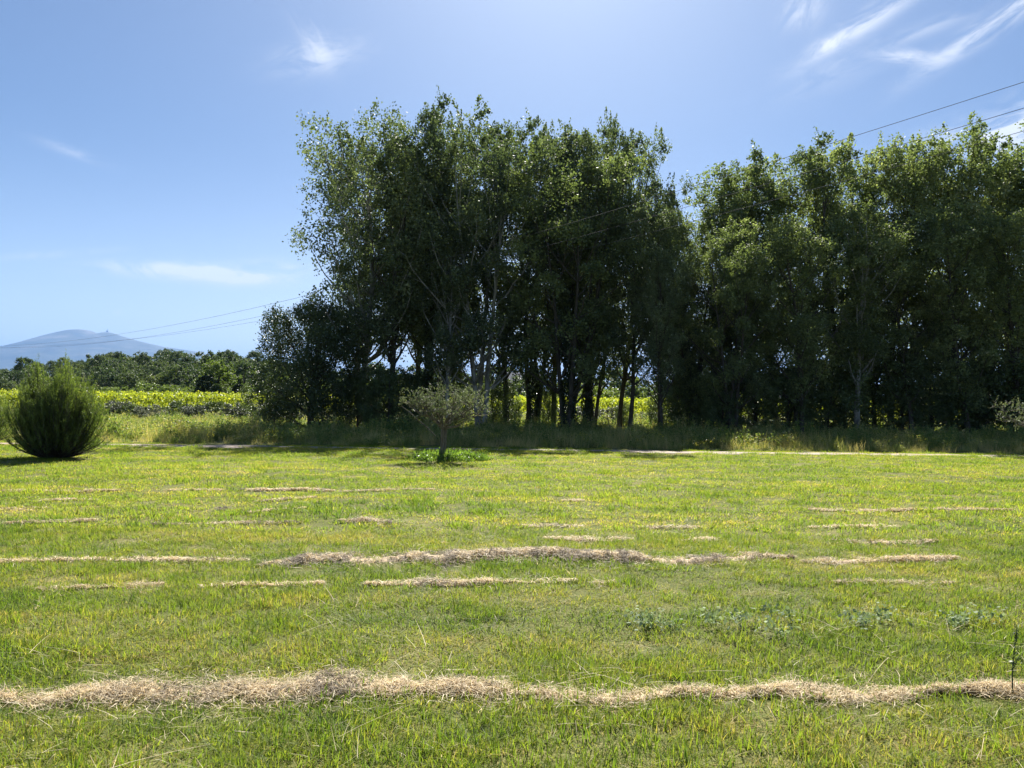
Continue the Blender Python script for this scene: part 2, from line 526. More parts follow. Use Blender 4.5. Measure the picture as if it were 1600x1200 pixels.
def poplar(seed, H=16.0, cb=.22, R=2.6, n1=34, leaves=30000, leaf=.115, lean=(0, 0), forks=1, ang0=62, ang1=38, top_w=.8, r0=.17, holes=.12):
    """returns (wood V,F), (leaf V,F), tone"""
    rng = np.random.default_rng(seed)
    wood, anc = [], []
    stems = []
    base = np.zeros(3)
    for f in range(forks):
        a = f * 2 * math.pi / max(forks, 1) + rng.uniform(0, 1)
        Hs = H * (1 if f == 0 else rng.uniform(.82, .95))
        d0 = np.array([lean[0] + (math.cos(a) * .13 if forks > 1 else 0), lean[1] + (math.sin(a) * .13 if forks > 1 else 0), 1.0])
        pts, _ = wander(base + (np.array([math.cos(a), math.sin(a), 0]) * .18 if forks > 1 else 0), d0, Hs, 18, .05, .045, rng)
        pts[:, 2] *= Hs / pts[-1, 2]
        t = np.linspace(0, 1, 18)
        rad = r0 * (1 - t) ** .85 * (1 if forks == 1 else .8) + .012
        rad[0] *= 1.35
        wood.append(tube(pts, rad, 9))
        stems.append((pts, Hs))
    for si, (pts, Hs) in enumerate(stems):
        m = int(n1 / (forks ** .6))
        for i in range(m):
            t = cb + (0.985 - cb) * (i + rng.uniform(0, .9)) / m
            k = t * 17; i0 = int(k); p = pts[i0] + (pts[min(i0 + 1, 17)] - pts[i0]) * (k - i0)
            u = (t - cb) / (1 - cb)
            prof = math.sin(math.pi * (u * .70 + .16)) ** .5 * (1 - u * (1 - top_w) * .4)
            L = R * prof * rng.uniform(.65, 1.25) / math.sin(math.radians(52)) * (.9 if forks > 1 else 1)
            az = i * GOLD + rng.uniform(-.5, .5) + si
            an = math.radians(ang0 + (ang1 - ang0) * u + rng.uniform(-10, 10))
            d = (math.cos(az) * math.sin(an), math.sin(az) * math.sin(an), math.cos(an))
            bp, _ = wander(p, d, L, 8, .07, .09, rng)
            rr = .05 * (1 - t) + .018
            wood.append(tube(bp, rr * np.linspace(1, .25, 8), 5))
            ns = max(4, int(L * 2.3))
            for s in range(ns):
                q = .22 + .78 * (s + rng.uniform(0, 1)) / ns
                kk = q * 7; j0 = min(int(kk), 6); sp = bp[j0] + (bp[j0 + 1] - bp[j0]) * (kk - j0)
                sd_ = unit(unit(bp[j0 + 1] - bp[j0]) * .7 + rng.normal(size=3) * .62 + np.array([0, 0, .28]))
                SL = (.5 + .32 * L * (1 - q) + .3) * rng.uniform(.6, 1.15)
                tp, _ = wander(sp, sd_, SL, 5, .1, .16, rng)
                if s % 2 == 0:
                    wood.append(tube(tp, .013 * np.linspace(1, .4, 5), 3))
                anc.append((tp, SL))
            anc.append((bp[5:], L * .3))
        # leader
        anc.append((pts[-3:], .8))
    wts = np.array([a[1] for a in anc]) + .25
    # some twigs stay bare so that gaps open in the crown
    wts *= np.where(rng.uniform(size=len(wts)) < holes, .1, 1.0)
    cnt = rng.poisson(wts / wts.sum() * leaves)
    P = []; tone = []
    for (tp, SL), c in zip(anc, cnt):
        if c == 0: continue
        q = rng.uniform(.05, 1.12, c) * (len(tp) - 1)
        j = np.clip(q.astype(int), 0, len(tp) - 2)
        b = tp[j] + (tp[j + 1] - tp[j]) * (q - j)[:, None]
        # a few tight leafy sprays on every twig keep the crown clumpy
        ns = max(1, c // 9)
        ctr = b[rng.integers(0, c, ns)] + rng.normal(size=(ns, 3)) * .1
        pk = rng.integers(0, ns, c)
        loose = (rng.random(c) < .35)[:, None]
        P.append(np.where(loose, b + rng.normal(size=(c, 3)) * .15, ctr[pk] + rng.normal(size=(c, 3)) * .1))
        tone.append(np.clip(rng.normal(.48, .1) + rng.normal(0, .16, c), 0, 1))
    P = np.concatenate(P); tone = np.concatenate(tone)
    # gaps and clumps about a metre across
    f = rng.uniform(1.6, 2.6, (5, 3)) * rng.choice([-1, 1], (5, 3)); ph = rng.uniform(0, 6.28, 5)
    nn = np.sin(P @ f.T * .95 + ph).sum(1) / 2.2 + .45 * np.sin(P @ f.T[:, ::-1] * 2.3 + ph).sum(1) / 2.2
    k_ = rng.random(len(P)) < np.clip(.66 + .7 * nn, .08, 1)
    P = P[k_]; tone = tone[k_]
    zt = np.percentile(P[:, 2], 99.93)
    LV, LF = leaf_quads(P, leaf, rng, wid=.85)
    W, WF = join(wood)
    sc_ = np.array([1, 1, 16.0 / zt])
    return (W * sc_, WF), (LV * sc_, LF), np.repeat(tone, 4)


def broad_poplar(seed, H=16.0, cb=.2, R=3.0, lumps=58, leaves=52000, leaf=.12, forks=1, r0=.17, top=.42, lean=(0, 0), belly=.55):
    """tall tree with billowing rounded crown: upswept boughs that each carry a dense leafy mass broken into sprays"""
    rng = np.random.default_rng(seed)
    wood, stems = [], []
    for f in range(forks):
        a = f * 2 * math.pi / max(forks, 1) + rng.uniform(0, 1)
        Hs = (H - 1.2) * (1 if f == 0 else rng.uniform(.8, .93))
        sp = .13 if forks > 1 else 0
        pts, _ = wander(np.array([math.cos(a), math.sin(a), 0]) * sp * 1.4, (lean[0] + math.cos(a) * sp, lean[1] + math.sin(a) * sp, 1.0), Hs, 18, .05, .045, rng)
        pts[:, 2] *= Hs / pts[-1, 2]
        rad = r0 * (1 - np.linspace(0, 1, 18)) ** .8 * (1 if forks == 1 else .8) + .015
        rad[0] *= 1.35
        wood.append(tube(pts, rad, 9)); stems.append(pts)
    ph = rng.uniform(0, 6.28, 3)
    C = []
    for i in range(lumps):
        u = (i + rng.uniform(.2, .8)) / lumps
        az = i * GOLD + rng.uniform(-.45, .45)
        if u < belly:
            env = .62 + .38 * math.sin(math.pi / 2 * u / belly)
        else:
            q = (u - belly) / (1 - belly)
            env = top + (1 - top) * math.sqrt(max(0, 1 - q ** 2.6))
        env *= 1 + .16 * math.sin(az * 2 + ph[0]) + .12 * math.sin(az * 3 + u * 7 + ph[1])
        z = H * (cb + (1 - cb) * u)
        st = stems[i % forks]
        k = np.clip(z / st[-1, 2], 0, .97) * 17
        ax = st[int(k)]
        rr = R * env * (rng.uniform(.55, .95) if i % 3 else rng.uniform(.1, .5))
        lr = rng.uniform(.6, 1.12) * (R / 3.0) ** .5 * (.72 if u > .9 else 1)
        c = np.array([ax[0] * (1 if u < .8 else .8) + math.cos(az) * rr, ax[1] + math.sin(az) * rr, min(z, H - lr * 1.1)])
        C.append((c, lr, u))
        kmin = max(3, int(H * cb * .8 / st[-1, 2] * 17)); k0 = int(np.clip(k - (1.3 + rr * .6) * 17 / st[-1, 2], min(kmin, max(2, k - 1)), 16))
        b0 = st[k0]
        m1 = b0 * .5 + c * .5 + np.array([(c - ax)[0] * .18, (c - ax)[1] * .18, -.18 * rr])
        t = np.linspace(0, 1, 7)[:, None]
        bp = b0 * (1 - t) ** 2 + 2 * m1 * t * (1 - t) + c * t ** 2 + rng.normal(size=(7, 3)) * .04
        bp[0] = b0
        wood.append(tube(bp, (.055 * (1 - u) + .024) * np.linspace(1, .3, 7), 5))
        for _ in range(4):
            tp, _d = wander(bp[rng.integers(3, 7)], unit(rng.normal(size=3) * .7 + np.array([0, 0, .6])), lr * rng.uniform(.7, 1.3), 4, .1, .15, rng)
            wood.append(tube(tp, .014 * np.linspace(1, .4, 4), 3))
    wts = np.array([lr ** 2.2 for _, lr, _ in C]); cnt = rng.poisson(wts / wts.sum() * leaves)
    P, tone = [], []
    for (c, lr, u), n in zip(C, cnt):
        ns = max(8, n // 26)
        d = unit(rng.normal(size=(ns, 3)) + np.array([0, 0, .25]))
        sc = d * (lr * np.clip(rng.normal(.78, .26, (ns, 1)), .1, 1.35)) * np.array([1.05, 1.05, .95])
        pick = rng.integers(0, ns, n)
        P.append(c + sc[pick] + rng.normal(size=(n, 3)) * .14 * (lr / .85))
        st_ = rng.normal(.48, .12, ns) + rng.normal(0, .07)
        tone.append(np.clip(st_[pick] + rng.normal(0, .14, n), 0, 1))
        if u > .45 and rng.random() < .75:        # upright sprigs break the outline
            for _ in range(rng.integers(1, 4)):
                h_ = rng.uniform(.35, .9); m = int(h_ * 75)
                b = c + unit(rng.normal(size=3) * .6 + np.array([0, 0, 1.1])) * lr * .9
                q = rng.uniform(0, 1, m)[:, None]
                ln = np.array([rng.normal() * .25, rng.normal() * .25, 1.0]) * h_
                P.append(b + ln * q + rng.normal(size=(m, 3)) * .09 * (1.3 - q)); tone.append(np.clip(rng.normal(.55, .16, m), 0, 1))
    P = np.concatenate(P); tone = np.concatenate(tone)
    f = rng.uniform(1.3, 2.2, (5, 3)) * rng.choice([-1, 1], (5, 3)); ph = rng.uniform(0, 6.28, 5)
    nn = np.sin(P @ f.T + ph).sum(1) / 2.2 + .5 * np.sin(P @ f.T[:, ::-1] * 2.4 + ph).sum(1) / 2.2
    k_ = rng.random(len(P)) < np.clip(.82 + .6 * nn, .1, 1)
    P = P[k_]; tone = tone[k_]
    zt = np.percentile(P[:, 2], 99.9)
    LV, LF = leaf_quads(P, leaf, rng, wid=.85)
    W, WF = join(wood)
    sc_ = np.array([1, 1, 16.0 / zt])
    return (W * sc_, WF), (LV * sc_, LF), np.repeat(tone, 4)


def clump_tree(seed, H, R, lumps, leaves, leaf, trunk_h, flat=1.0, cone=0.0, lump_r=.42, mat_tone=.5, shell=.55, wood_r=.03):
    """broad tree or shrub made of many leafy sprays on real limbs"""
    rng = np.random.default_rng(seed)
    wood, C = [], []
    tp, _ = wander((0, 0, 0), (rng.normal() * .05, rng.normal() * .05, 1), H * .8, 8, .05, .05, rng)
    wood.append(tube(tp, H * wood_r * np.linspace(1.1, .25, 8), 7))
    for i in range(lumps):
        u = (i + .5) / lumps
        az = i * GOLD + rng.uniform(-.4, .4)
        z = trunk_h + (H - trunk_h) * (u ** .85)
        rr = R * (math.sqrt(max(0, 1 - (2 * u - .9) ** 2 / 1.25)) * (1 - cone) + cone * (1 - u)) * rng.uniform(.55, 1.0)
        if u > .93: rr *= .4
        c = np.array([math.cos(az) * rr, math.sin(az) * rr, z])
        lr = lump_r * R * rng.uniform(.6, 1.15) * (1 - cone * u * .6)
        c[2] = min(c[2], H - lr * .55 * flat)
        C.append((c, lr))
        k = min(int(np.clip(z / H * .6, 0, .9) * 7), 6)
        mid = (tp[k] + c) / 2 + rng.normal(size=3) * .08 * R + np.array([0, 0, -.05 * R])
        wood.append(tube([tp[k], mid, c], np.array([.5, .32, .12]) * H * wood_r * .6, 4))
    w_ = np.array([lr ** 2 for _, lr in C]); cnt = rng.poisson(w_ / w_.sum() * leaves)
    P = []; tone = []
    for (c, lr), n in zip(C, cnt):
        # sub-sprays inside every lump break up the outline
        ns = max(5, n // 45)
        sc = unit(rng.normal(size=(ns, 3))) * (lr * rng.uniform(shell, 1.12, (ns, 1))) * np.array([1, 1, .8 * flat])
        pick = rng.integers(0, ns, n)
        P.append(c + sc[pick] + rng.normal(size=(n, 3)) * lr * .17)
        st = rng.normal(mat_tone, .1, ns)
        tone.append(np.clip(st[pick] + rng.normal(0, .12, n), 0, 1))
    P = np.concatenate(P); tone = np.concatenate(tone)
    P[:, 2] = np.maximum(P[:, 2], .02)
    return join(wood), leaf_quads(P, leaf, rng, wid=.75), np.repeat(tone, 4)


def tree_proto(data, wood_mat, leaf_m, names=('trunk', 'crown')):
    (w_, l_, tone) = data
    a = mesh_from(names[0], w_[0], w_[1], wood_mat, smooth=True)
    b = mesh_from(names[1], l_[0], l_[1], leaf_m, tone)
    return (names[0], a), (names[1], b)


def place(proto, name, label, cat, x, y, z, rz, sc, group=None, extra=()):
    t = thing(name, label, cat, (x, y, z), rz, group, sc)
    for nm, me in tuple(proto) + tuple(extra):
        obj(nm, me, parent=t)
    return t


# ------------------------------------------------------------------ poplar row
PV = [
    broad_poplar(211, 16, .26, 3.0, lumps=46, leaves=42000),
    broad_poplar(212, 16, .30, 2.5, lumps=38, leaves=35000, top=.6),
    broad_poplar(213, 16, .24, 3.3, lumps=50, leaves=45000, forks=2),
    broad_poplar(214, 16, .30, 2.7, lumps=40, leaves=36000, belly=.65),
    broad_poplar(215, 16, .19, 2.8, lumps=44, leaves=39000, top=.42, belly=.45),
    broad_poplar(216, 16, .2, 3.4, lumps=52, leaves=47000, forks=3, top=.55),
]
PP = [tree_proto(d, M_BARK, M_POP) for d in PV]
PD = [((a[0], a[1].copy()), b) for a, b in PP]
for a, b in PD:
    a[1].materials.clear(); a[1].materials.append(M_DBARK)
# the airy leftmost tree with its long low limbs
LEFTP = tree_proto(broad_poplar(221, 16, .28, 4.3, lumps=50, leaves=34000, lean=(-.03, 0), top=.4, belly=.25), M_BARK, M_POP)


def ivy_mesh(seed, h, r):
    rng = np.random.default_rng(seed)
    n = int(h * 900)
    z = rng.uniform(0, 1, n) ** 1.1 * h
    a = rng.uniform(0, 6.283, n)
    rr = (r * (1.15 - .55 * z / h)) * (1 + .25 * np.sin(z * 3 + a * 2)) * rng.uniform(.7, 1.15, n)
    P = np.stack([np.cos(a) * rr, np.sin(a) * rr, z], -1)
    V, F = leaf_quads(P, .11, rng)
    return mesh_from('ivy', V, F, M_IVY, np.repeat(rng.uniform(0, 1, n), 4))


IVY = [ivy_mesh(1, 6.5, .38), ivy_mesh(2, 5.0, .3)]

G = 'poplars of the tall row beyond the gravel track'
# px, depth, top py, proto, variant, rz, width factor, ivy, label
ROW = [
    (567, 43.5, 192, LEFTP, 0, 0.3, 1.0, None, 'leftmost tall poplar with pale leaning trunk and long low limbs over the left sky'),
    (545, 46.5, 212, PD, 0, 1.9, .9, None, 'slightly lower poplar crown at the outer left edge of the row, behind the leftmost trunk'),
    (612, 42.5, 205, PD, 1, 2.2, .95, None, 'poplar with dark leaning trunk just right of the leftmost pale trunk'),
    (668, 43.0, 146, PD, 0, 2.6, .68, 1, 'tallest poplar of all, its narrow top standing alone above the left half'),
    (650, 47.5, 215, PD, 1, 4.0, .9, None, 'poplar half hidden behind the tallest one, its crown filling in below the narrow top'),
    (752, 41.0, 182, PP, 5, 1.1, .95, None, 'poplar with several pale white stems rising behind the small olive tree'),
    (716, 46.5, 222, PD, 0, 5.1, .8, None, 'poplar in the notch between the tallest top and the white stemmed one'),
    (792, 44.0, 176, PD, 0, 3.3, .8, None, 'poplar with thin dark trunk just right of the white stems'),
    (833, 45.5, 172, PD, 2, 2.7, .85, 1, 'poplar with leaning ivy trunk, its peak in the middle of the left group'),
    (700, 39.5, 330, PP, 3, .4, .85, None, 'lower poplar in front with a lit yellow green edge left of the white stems'),
    (888, 40.0, 238, PD, 5, 0.2, 1.05, 0, 'broad round topped poplar with the thickest ivy covered trunk in front'),
    (868, 47.0, 212, PD, 1, 1.0, .8, None, 'poplar whose thin top shows just behind the round topped one on its left'),
    (918, 42.5, 255, PD, 1, 2.0, .8, 0, 'second ivy covered trunk right of the thickest one'),
    (925, 46.5, 200, PD, 0, 4.4, .85, None, 'tall poplar rising behind the second ivy trunk'),
    (925, 45.5, 190, PD, 5, 5.6, .62, None, 'tall poplar at the right shoulder of the left group, forked dark stem'),
    (968, 46.5, 198, PD, 0, 1.3, .7, None, 'tall poplar closing the left group, its right side against open sky'),
    (985, 41.0, 322, PD, 3, 3.9, .9, None, 'lower poplar in front, right of centre, crown below the three wires'),
    (1030, 43.0, 268, PD, 1, 2.9, .75, None, 'poplar with dark trunk leaning right at the dip between the two groups'),
    (1058, 47.5, 318, PD, 3, 0.9, .6, None, 'thin poplar top at the foot of the sky gap'),
    (1035, 38.5, 385, PD, 0, 5.3, .8, None, 'low poplar standing forward of the dip between the groups'),
    (1135, 43.5, 292, PD, 4, 3.0, .6, None, 'first poplar right of the sky gap, sloping left shoulder of the right group'),
    (1082, 42.5, 345, PD, 5, 3.4, .85, None, 'low broad poplar filling the foot of the sky gap between the groups'),
    (1172, 44.5, 248, PD, 1, 4.7, .9, None, 'second poplar right of the sky gap, feathery rounded top'),
    (1213, 45.5, 232, PD, 3, 1.2, .85, None, 'third poplar right of the sky gap'),
    (1262, 45.0, 212, PD, 0, 2.1, .8, None, 'poplar with upright tip where the top wire disappears'),
    (1145, 39.5, 352, PD, 5, .8, .85, None, 'low light green poplar in front, left end of the right group'),
    (1312, 46.0, 232, PD, 5, 3.7, .85, None, 'poplar with flat wide top left of the small dark tip'),
    (1352, 47.0, 226, PD, 1, 5.0, .62, None, 'narrow darker poplar tip between two lighter crowns'),
    (1250, 40.0, 330, PD, 2, 4.2, .9, None, 'low poplar in front under the third poplar of the right group'),
    (1340, 40.5, 312, PP, 1, 1.6, .9, None, 'poplar with thin pale forked trunk at the edge of the shade'),
    (1392, 45.0, 222, PD, 4, .5, .8, None, 'poplar whose crown is crossed by the second wire'),
    (1438, 46.0, 240, PD, 3, 2.4, .75, None, 'lower poplar in the dip before the last high crowns'),
    (1425, 40.5, 345, PD, 0, 3.1, .85, None, 'low poplar in front of the dip near the right side'),
    (1484, 44.5, 206, PD, 1, 1.8, .85, None, 'third tall poplar from the right edge, above the middle wire'),
    (1540, 45.0, 200, PD, 5, 0.4, .8, None, 'second tall poplar from the right edge, against the white cloud'),
    (1598, 45.0, 196, PD, 0, 5.8, .9, None, 'tall poplar cut by the right edge of the picture'),
    (1512, 40.0, 318, PD, 4, 4.9, .9, None, 'low poplar in front near the right edge, above the dark undergrowth'),
    (1590, 40.5, 330, PD, 3, 2.6, .9, None, 'low poplar in front cut by the right edge of the picture'),
    (1660, 44.0, 215, PD, 2, 3.6, 1.0, None, 'poplar beyond the right edge of the picture, its branches reaching in'),
]
for (px, D, ty, pr, v, rz, wf, ivy, lab) in ROW:
    x, y = at(px, D)
    h = zat(px, ty, D)
    s = h / 16.0
    sw = s * wf * (1.0 if px < 1090 else 1.2)
    extra = () if ivy is None else (('ivy', IVY[ivy]),)
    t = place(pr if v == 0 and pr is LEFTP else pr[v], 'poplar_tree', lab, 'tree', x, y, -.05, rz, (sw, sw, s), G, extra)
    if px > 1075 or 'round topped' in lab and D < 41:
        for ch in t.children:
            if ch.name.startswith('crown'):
                ch.material_slots[0].link = 'OBJECT'; ch.material_slots[0].material = M_POP_LIT

# dark round-crowned oak at the left foot of the row, and undergrowth
OAK = tree_proto(clump_tree(31, 6.6, 2.9, 46, 54600, .095, .5, lump_r=.36), M_DBARK, M_OAK)
x, y = at(486, 41.0)
place(OAK, 'oak_tree', 'dark bushy oak at the left foot of the poplar row, leaves down to the ground', 'tree', x, y, 0, .4, (.92, .92, zat(486, 476, 41) / 6.6))
x, y = at(1088, 43.5)
place(OAK, 'oak_tree', 'dark bushy oak closing the gap between the two poplar groups', 'tree', x, y, 0, 2.4, (.8, .8, zat(1088, 452, 43.5) / 6.6))
SH = [tree_proto(clump_tree(40 + i, 3.0, 1.7, 22, 13000, .085, .2, lump_r=.42), M_DBARK, M_SHRUB, ('stem', 'foliage')) for i in range(4)]
SHR = [(430, 42.5, 590, 0, 1.0), (560, 41.5, 588, 1, .9), (608, 40.5, 576, 2, .95), (650, 42.5, 585, 3, .9), (704, 42, 580, 0, .8), (770, 43.5, 600, 1, .9),
       (858, 45.0, 590, 2, .35), (800, 46, 625, 3, .7), (1090, 42.0, 580, 0, 1.0), (1130, 40, 610, 1, 1.1), (1180, 42, 565, 2, 1.2), (1232, 41, 580, 3, 1.1),
       (1290, 42, 570, 0, 1.2), (1365, 43, 560, 1, 1.2), (1410, 41.5, 600, 2, 1.0), (1455, 42, 560, 3, 1.25), (1520, 41.5, 575, 0, 1.3), (1580, 42, 560, 1, 1.3),
       (1640, 41, 590, 2, 1.1), (1030, 46, 622, 3, .7), (975, 47, 632, 1, .7)]
for i, (px, D, ty, v, wf) in enumerate(SHR):
    x, y = at(px, D)
    s = zat(px, ty, D) / 3.0
    place(SH[v], 'undergrowth_shrub', 'dark leafy shrub in the shade between the poplar trunks', 'shrub', x, y, 0, i * 1.3, (s * wf * .9, s * wf * .9, s), 'shrubs in the shade under the poplars')

# ------------------------------------------------------------------ feathery bushes at the left
def needle_bush(seed, H, R, shoots, per):
    rng = np.random.default_rng(seed)
    wood = []; P = []; Dn = []; tone = []
    spikes = [(0.15, .05, 1.0), (-.45, -.1, .96), (.5, .2, .84), (-.1, -.4, .82), (-.7, .1, .72), (.75, -.1, .7), (.0, .5, .85), (.35, -.35, .86), (-.3, .4, .8)]
    extra = [(k_, j_) for k_ in range(len(spikes)) for j_ in range(60 if k_ < 2 else 26)]
    for i in range(shoots + len(extra)):
        az = i * GOLD + rng.uniform(-.3, .3)
        u = math.sqrt(min(1, (i + .5) / shoots))
        el = 1.45 - 1.3 * u ** 1.3 + rng.uniform(-.1, .1)
        d = np.array([math.cos(az) * math.cos(el), math.sin(az) * math.cos(el), math.sin(el)])
        tipr = R * u * rng.uniform(.72, 1.06) * (1 + .12 * math.sin(az * 3 + 1) + .08 * math.sin(az * 7))
        q = np.array([math.cos(az) * tipr, math.sin(az) * tipr])
        if i >= shoots:
            sx_, sy_, sh = spikes[extra[i - shoots][0]]
            off = rng.normal(size=2) * .1
            q = np.array([sx_, sy_]) * R + off * R; tipr = float(np.linalg.norm(q)); u = tipr / R
        env = H * (.77 - .27 * (tipr / R) ** 2.2) * rng.uniform(.8, 1.0)
        for (sx_, sy_, sh) in spikes:
            dd = math.hypot(q[0] / R - sx_, q[1] / R - sy_)
            env = max(env, H * sh * 1.04 * (1 - max(0, dd - .1) * 1.7) * rng.uniform(.88, 1.0))
        if i < shoots: env *= (rng.uniform(.22, 1) if rng.uniform() < .5 else 1)
        else: env = H * spikes[extra[i - shoots][0]][2] * (1.06 - 2.3 * float(np.linalg.norm(off))) * rng.uniform(.75, 1.0)
        tip = np.array([q[0], q[1], max(.28 + .35 * (tipr / R) * rng.uniform(0, 1), env)])
        b = np.array([q[0] * .12, q[1] * .12, 0.0])
        m = np.array([q[0] * .85, q[1] * .85, tip[2] * .33])
        t = np.linspace(0, 1, 9)[:, None]
        pts = b * (1 - t) ** 2 + 2 * m * t * (1 - t) + tip * t ** 2
        wood.append(tube(pts, np.linspace(.016, .003, 9), 3))
        # side sprays then needles
        for s in range(7):
            tt = rng.uniform(.35, 1.0)
            k = tt * 8; j = min(int(k), 7); sp = pts[j] + (pts[j + 1] - pts[j]) * (k - j)
            ax = unit(pts[j + 1] - pts[j])
            sdv = unit(ax + rng.normal(size=3) * .33 + np.array([0, 0, .35])) if s else ax
            L = rng.uniform(.14, .34)
            n = per
            l = rng.uniform(0, 1, n)
            P.append(sp + sdv * (l * L)[:, None] + rng.normal(size=(n, 3)) * .012)
            Dn.append(unit(sdv * 1.0 + rng.normal(size=(n, 3)) * .45))
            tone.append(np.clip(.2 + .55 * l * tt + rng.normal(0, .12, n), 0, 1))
    P = np.concatenate(P); Dn = np.concatenate(Dn); tone = np.concatenate(tone)
    P[:, 2] = np.maximum(P[:, 2], .03)
    n = len(P)
    s = unit(np.cross(Dn, rng.normal(size=(n, 3))))
    L = rng.uniform(.045, .085, n)[:, None]
    V = np.stack([P - s * .005, P + s * .005, P + Dn * L], 1).reshape(-1, 3)
    F = np.arange(n * 3).reshape(n, 3)
    return join(wood), (V, F), np.repeat(tone, 3)


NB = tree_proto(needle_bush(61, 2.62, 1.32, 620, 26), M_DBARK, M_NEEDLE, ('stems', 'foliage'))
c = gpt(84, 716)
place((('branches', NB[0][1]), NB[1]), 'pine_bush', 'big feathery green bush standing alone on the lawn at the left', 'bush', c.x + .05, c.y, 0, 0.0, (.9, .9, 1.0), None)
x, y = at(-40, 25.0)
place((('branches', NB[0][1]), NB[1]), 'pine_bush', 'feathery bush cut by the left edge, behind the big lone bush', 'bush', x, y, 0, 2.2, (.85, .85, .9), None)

# ------------------------------------------------------------------ small olive trees
def olive(seed, spec=True):
    rng = np.random.default_rng(seed)
    wood = []; anc = []
    fork = np.array([0, 0, .80])
    wood.append(tube([(0.0, 0, -.05), (.0, 0, .1), (-.015, .01, .35), (.005, 0, .6), (0, 0, .84)], [.09, .064, .054, .056, .052], 9))
    wood.append(tube([(.05, .01, .15), (.075, .02, .45), (.08, .03, .75), (.11, .05, .95)], [.04, .035, .035, .025], 7))
    limbs = []
    if spec:
        limbs += [[(0, 0, .8), (-.18, .05, 1.02), (-.42, .05, 1.25), (-.62, 0, 1.42)],
                  [(.05, .02, .82), (.3, .0, .86), (.42, 0, .98), (.56, .02, 1.12), (.9, 0, 1.2)],
                  [(0, 0, .84), (.22, -.1, 1.0), (.5, -.15, 1.15), (.85, -.2, 1.3)],
                  [(-.45, -.1, 1.12), (-.72, -.12, 1.22), (-.95, -.1, 1.38), (-1.12, -.1, 1.48)]]
    for i in range(11):
        az = i * GOLD + 1
        r = rng.uniform(.35, 1.05)
        z = 1.25 + rng.uniform(.1, .55) * (1.2 - r * .6)
        limbs.append([fork, fork + np.array([math.cos(az) * r * .3, math.sin(az) * r * .3, .22]), fork + np.array([math.cos(az) * r * .7 + rng.normal() * .06, math.sin(az) * r * .7, .42]),
                      (math.cos(az) * r, math.sin(az) * r, z)])
    for L in limbs:
        L = np.array(L, float)
        if spec: L[:, 0] = np.where(L[:, 0] > 0, L[:, 0] * 1.3, L[:, 0] * .92)
        t = np.linspace(0, len(L) - 1, 9); j = np.minimum(t.astype(int), len(L) - 2)
        pts = L[j] + (L[j + 1] - L[j]) * (t - j)[:, None] + rng.normal(size=(9, 3)) * .012
        wood.append(tube(pts, np.linspace(.036, .012, 9), 6))
        for s in range(9):
            k = rng.integers(3, 9)
            dv = unit(rng.normal(size=3) * np.array([1, 1, .55]) + np.array([0, 0, .35]) + unit(pts[-1] - pts[0]) * .5)
            tp, _ = wander(pts[k], dv, rng.uniform(.22, .5), 6, .06, .22, rng)
            wood.append(tube(tp, np.linspace(.011, .004, 6), 4))
            anc.append(tp)
            for q in range(3):
                dv2 = unit(rng.normal(size=3) + np.array([0, 0, .3]))
                t2, _ = wander(tp[rng.integers(2, 6)], dv2, rng.uniform(.1, .28), 5, .06, .2, rng)
                wood.append(tube(t2, np.linspace(.006, .0025, 5), 3))
                anc.append(t2)
    # upright water shoots on top, mostly right of the middle
    for i in range(34):
        p = np.array([rng.normal(.22, .34), rng.normal(0, .3), rng.uniform(1.45, 1.7)])
        tp, _ = wander(p, (rng.normal() * .15, rng.normal() * .15, 1), rng.uniform(.25, .55) if abs(p[0] - .15) < .3 else rng.uniform(.15, .3), 6, .1, .08, rng)
        wood.append(tube(tp, np.linspace(.006, .002, 6), 3))
        anc.append(tp); anc.append(tp)
    if spec:   # broken pale limb hanging down to the left
        wood.append(tube([(-.18, -.12, .62), (-.45, -.15, .88), (-.66, -.16, 1.02), (-.86, -.14, 1.2), (-1.12, -.1, 1.38)], [.016, .018, .018, .015, .006], 6))
    P = []; Dd = []
    for tp in anc:
        n = 10
        q = rng.uniform(0, len(tp) - 1.001, n); j = q.astype(int)
        P.append(tp[j] + (tp[j + 1] - tp[j]) * (q - j)[:, None] + rng.normal(size=(n, 3)) * .022)
        Dd.append(np.repeat(unit(tp[-1] - tp[0])[None], n, 0) + rng.normal(size=(n, 3)) * .6)
    P = np.concatenate(P); Dd = np.concatenate(Dd)
    V, F = leaf_quads(P, .06, rng, d=Dd, wid=.28)
    return join(wood), (V, F), np.repeat(np.clip(rng.normal(.5, .25, len(P)), 0, 1), 4)


OL = tree_proto(olive(71), M_OBARK, M_OLIVE)
c = gpt(691, 720)
place(OL, 'olive_tree', 'small sparse olive tree with low gnarled fork, alone on the lawn before the shade', 'tree', c.x, c.y, float(lawn_z(c.x, c.y)), 0, (1, 1, 1.05), 'olive trees on the lawn')
OL2 = tree_proto(olive(72, False), M_OBARK, M_OLIVE)
x, y = at(1634, 21.5)
place(OL2, 'olive_tree', 'small olive tree cut by the right edge, only its left branches in view', 'tree', x, y, 0, 1.0, (1.05, 1.05, .98), 'olive trees on the lawn')

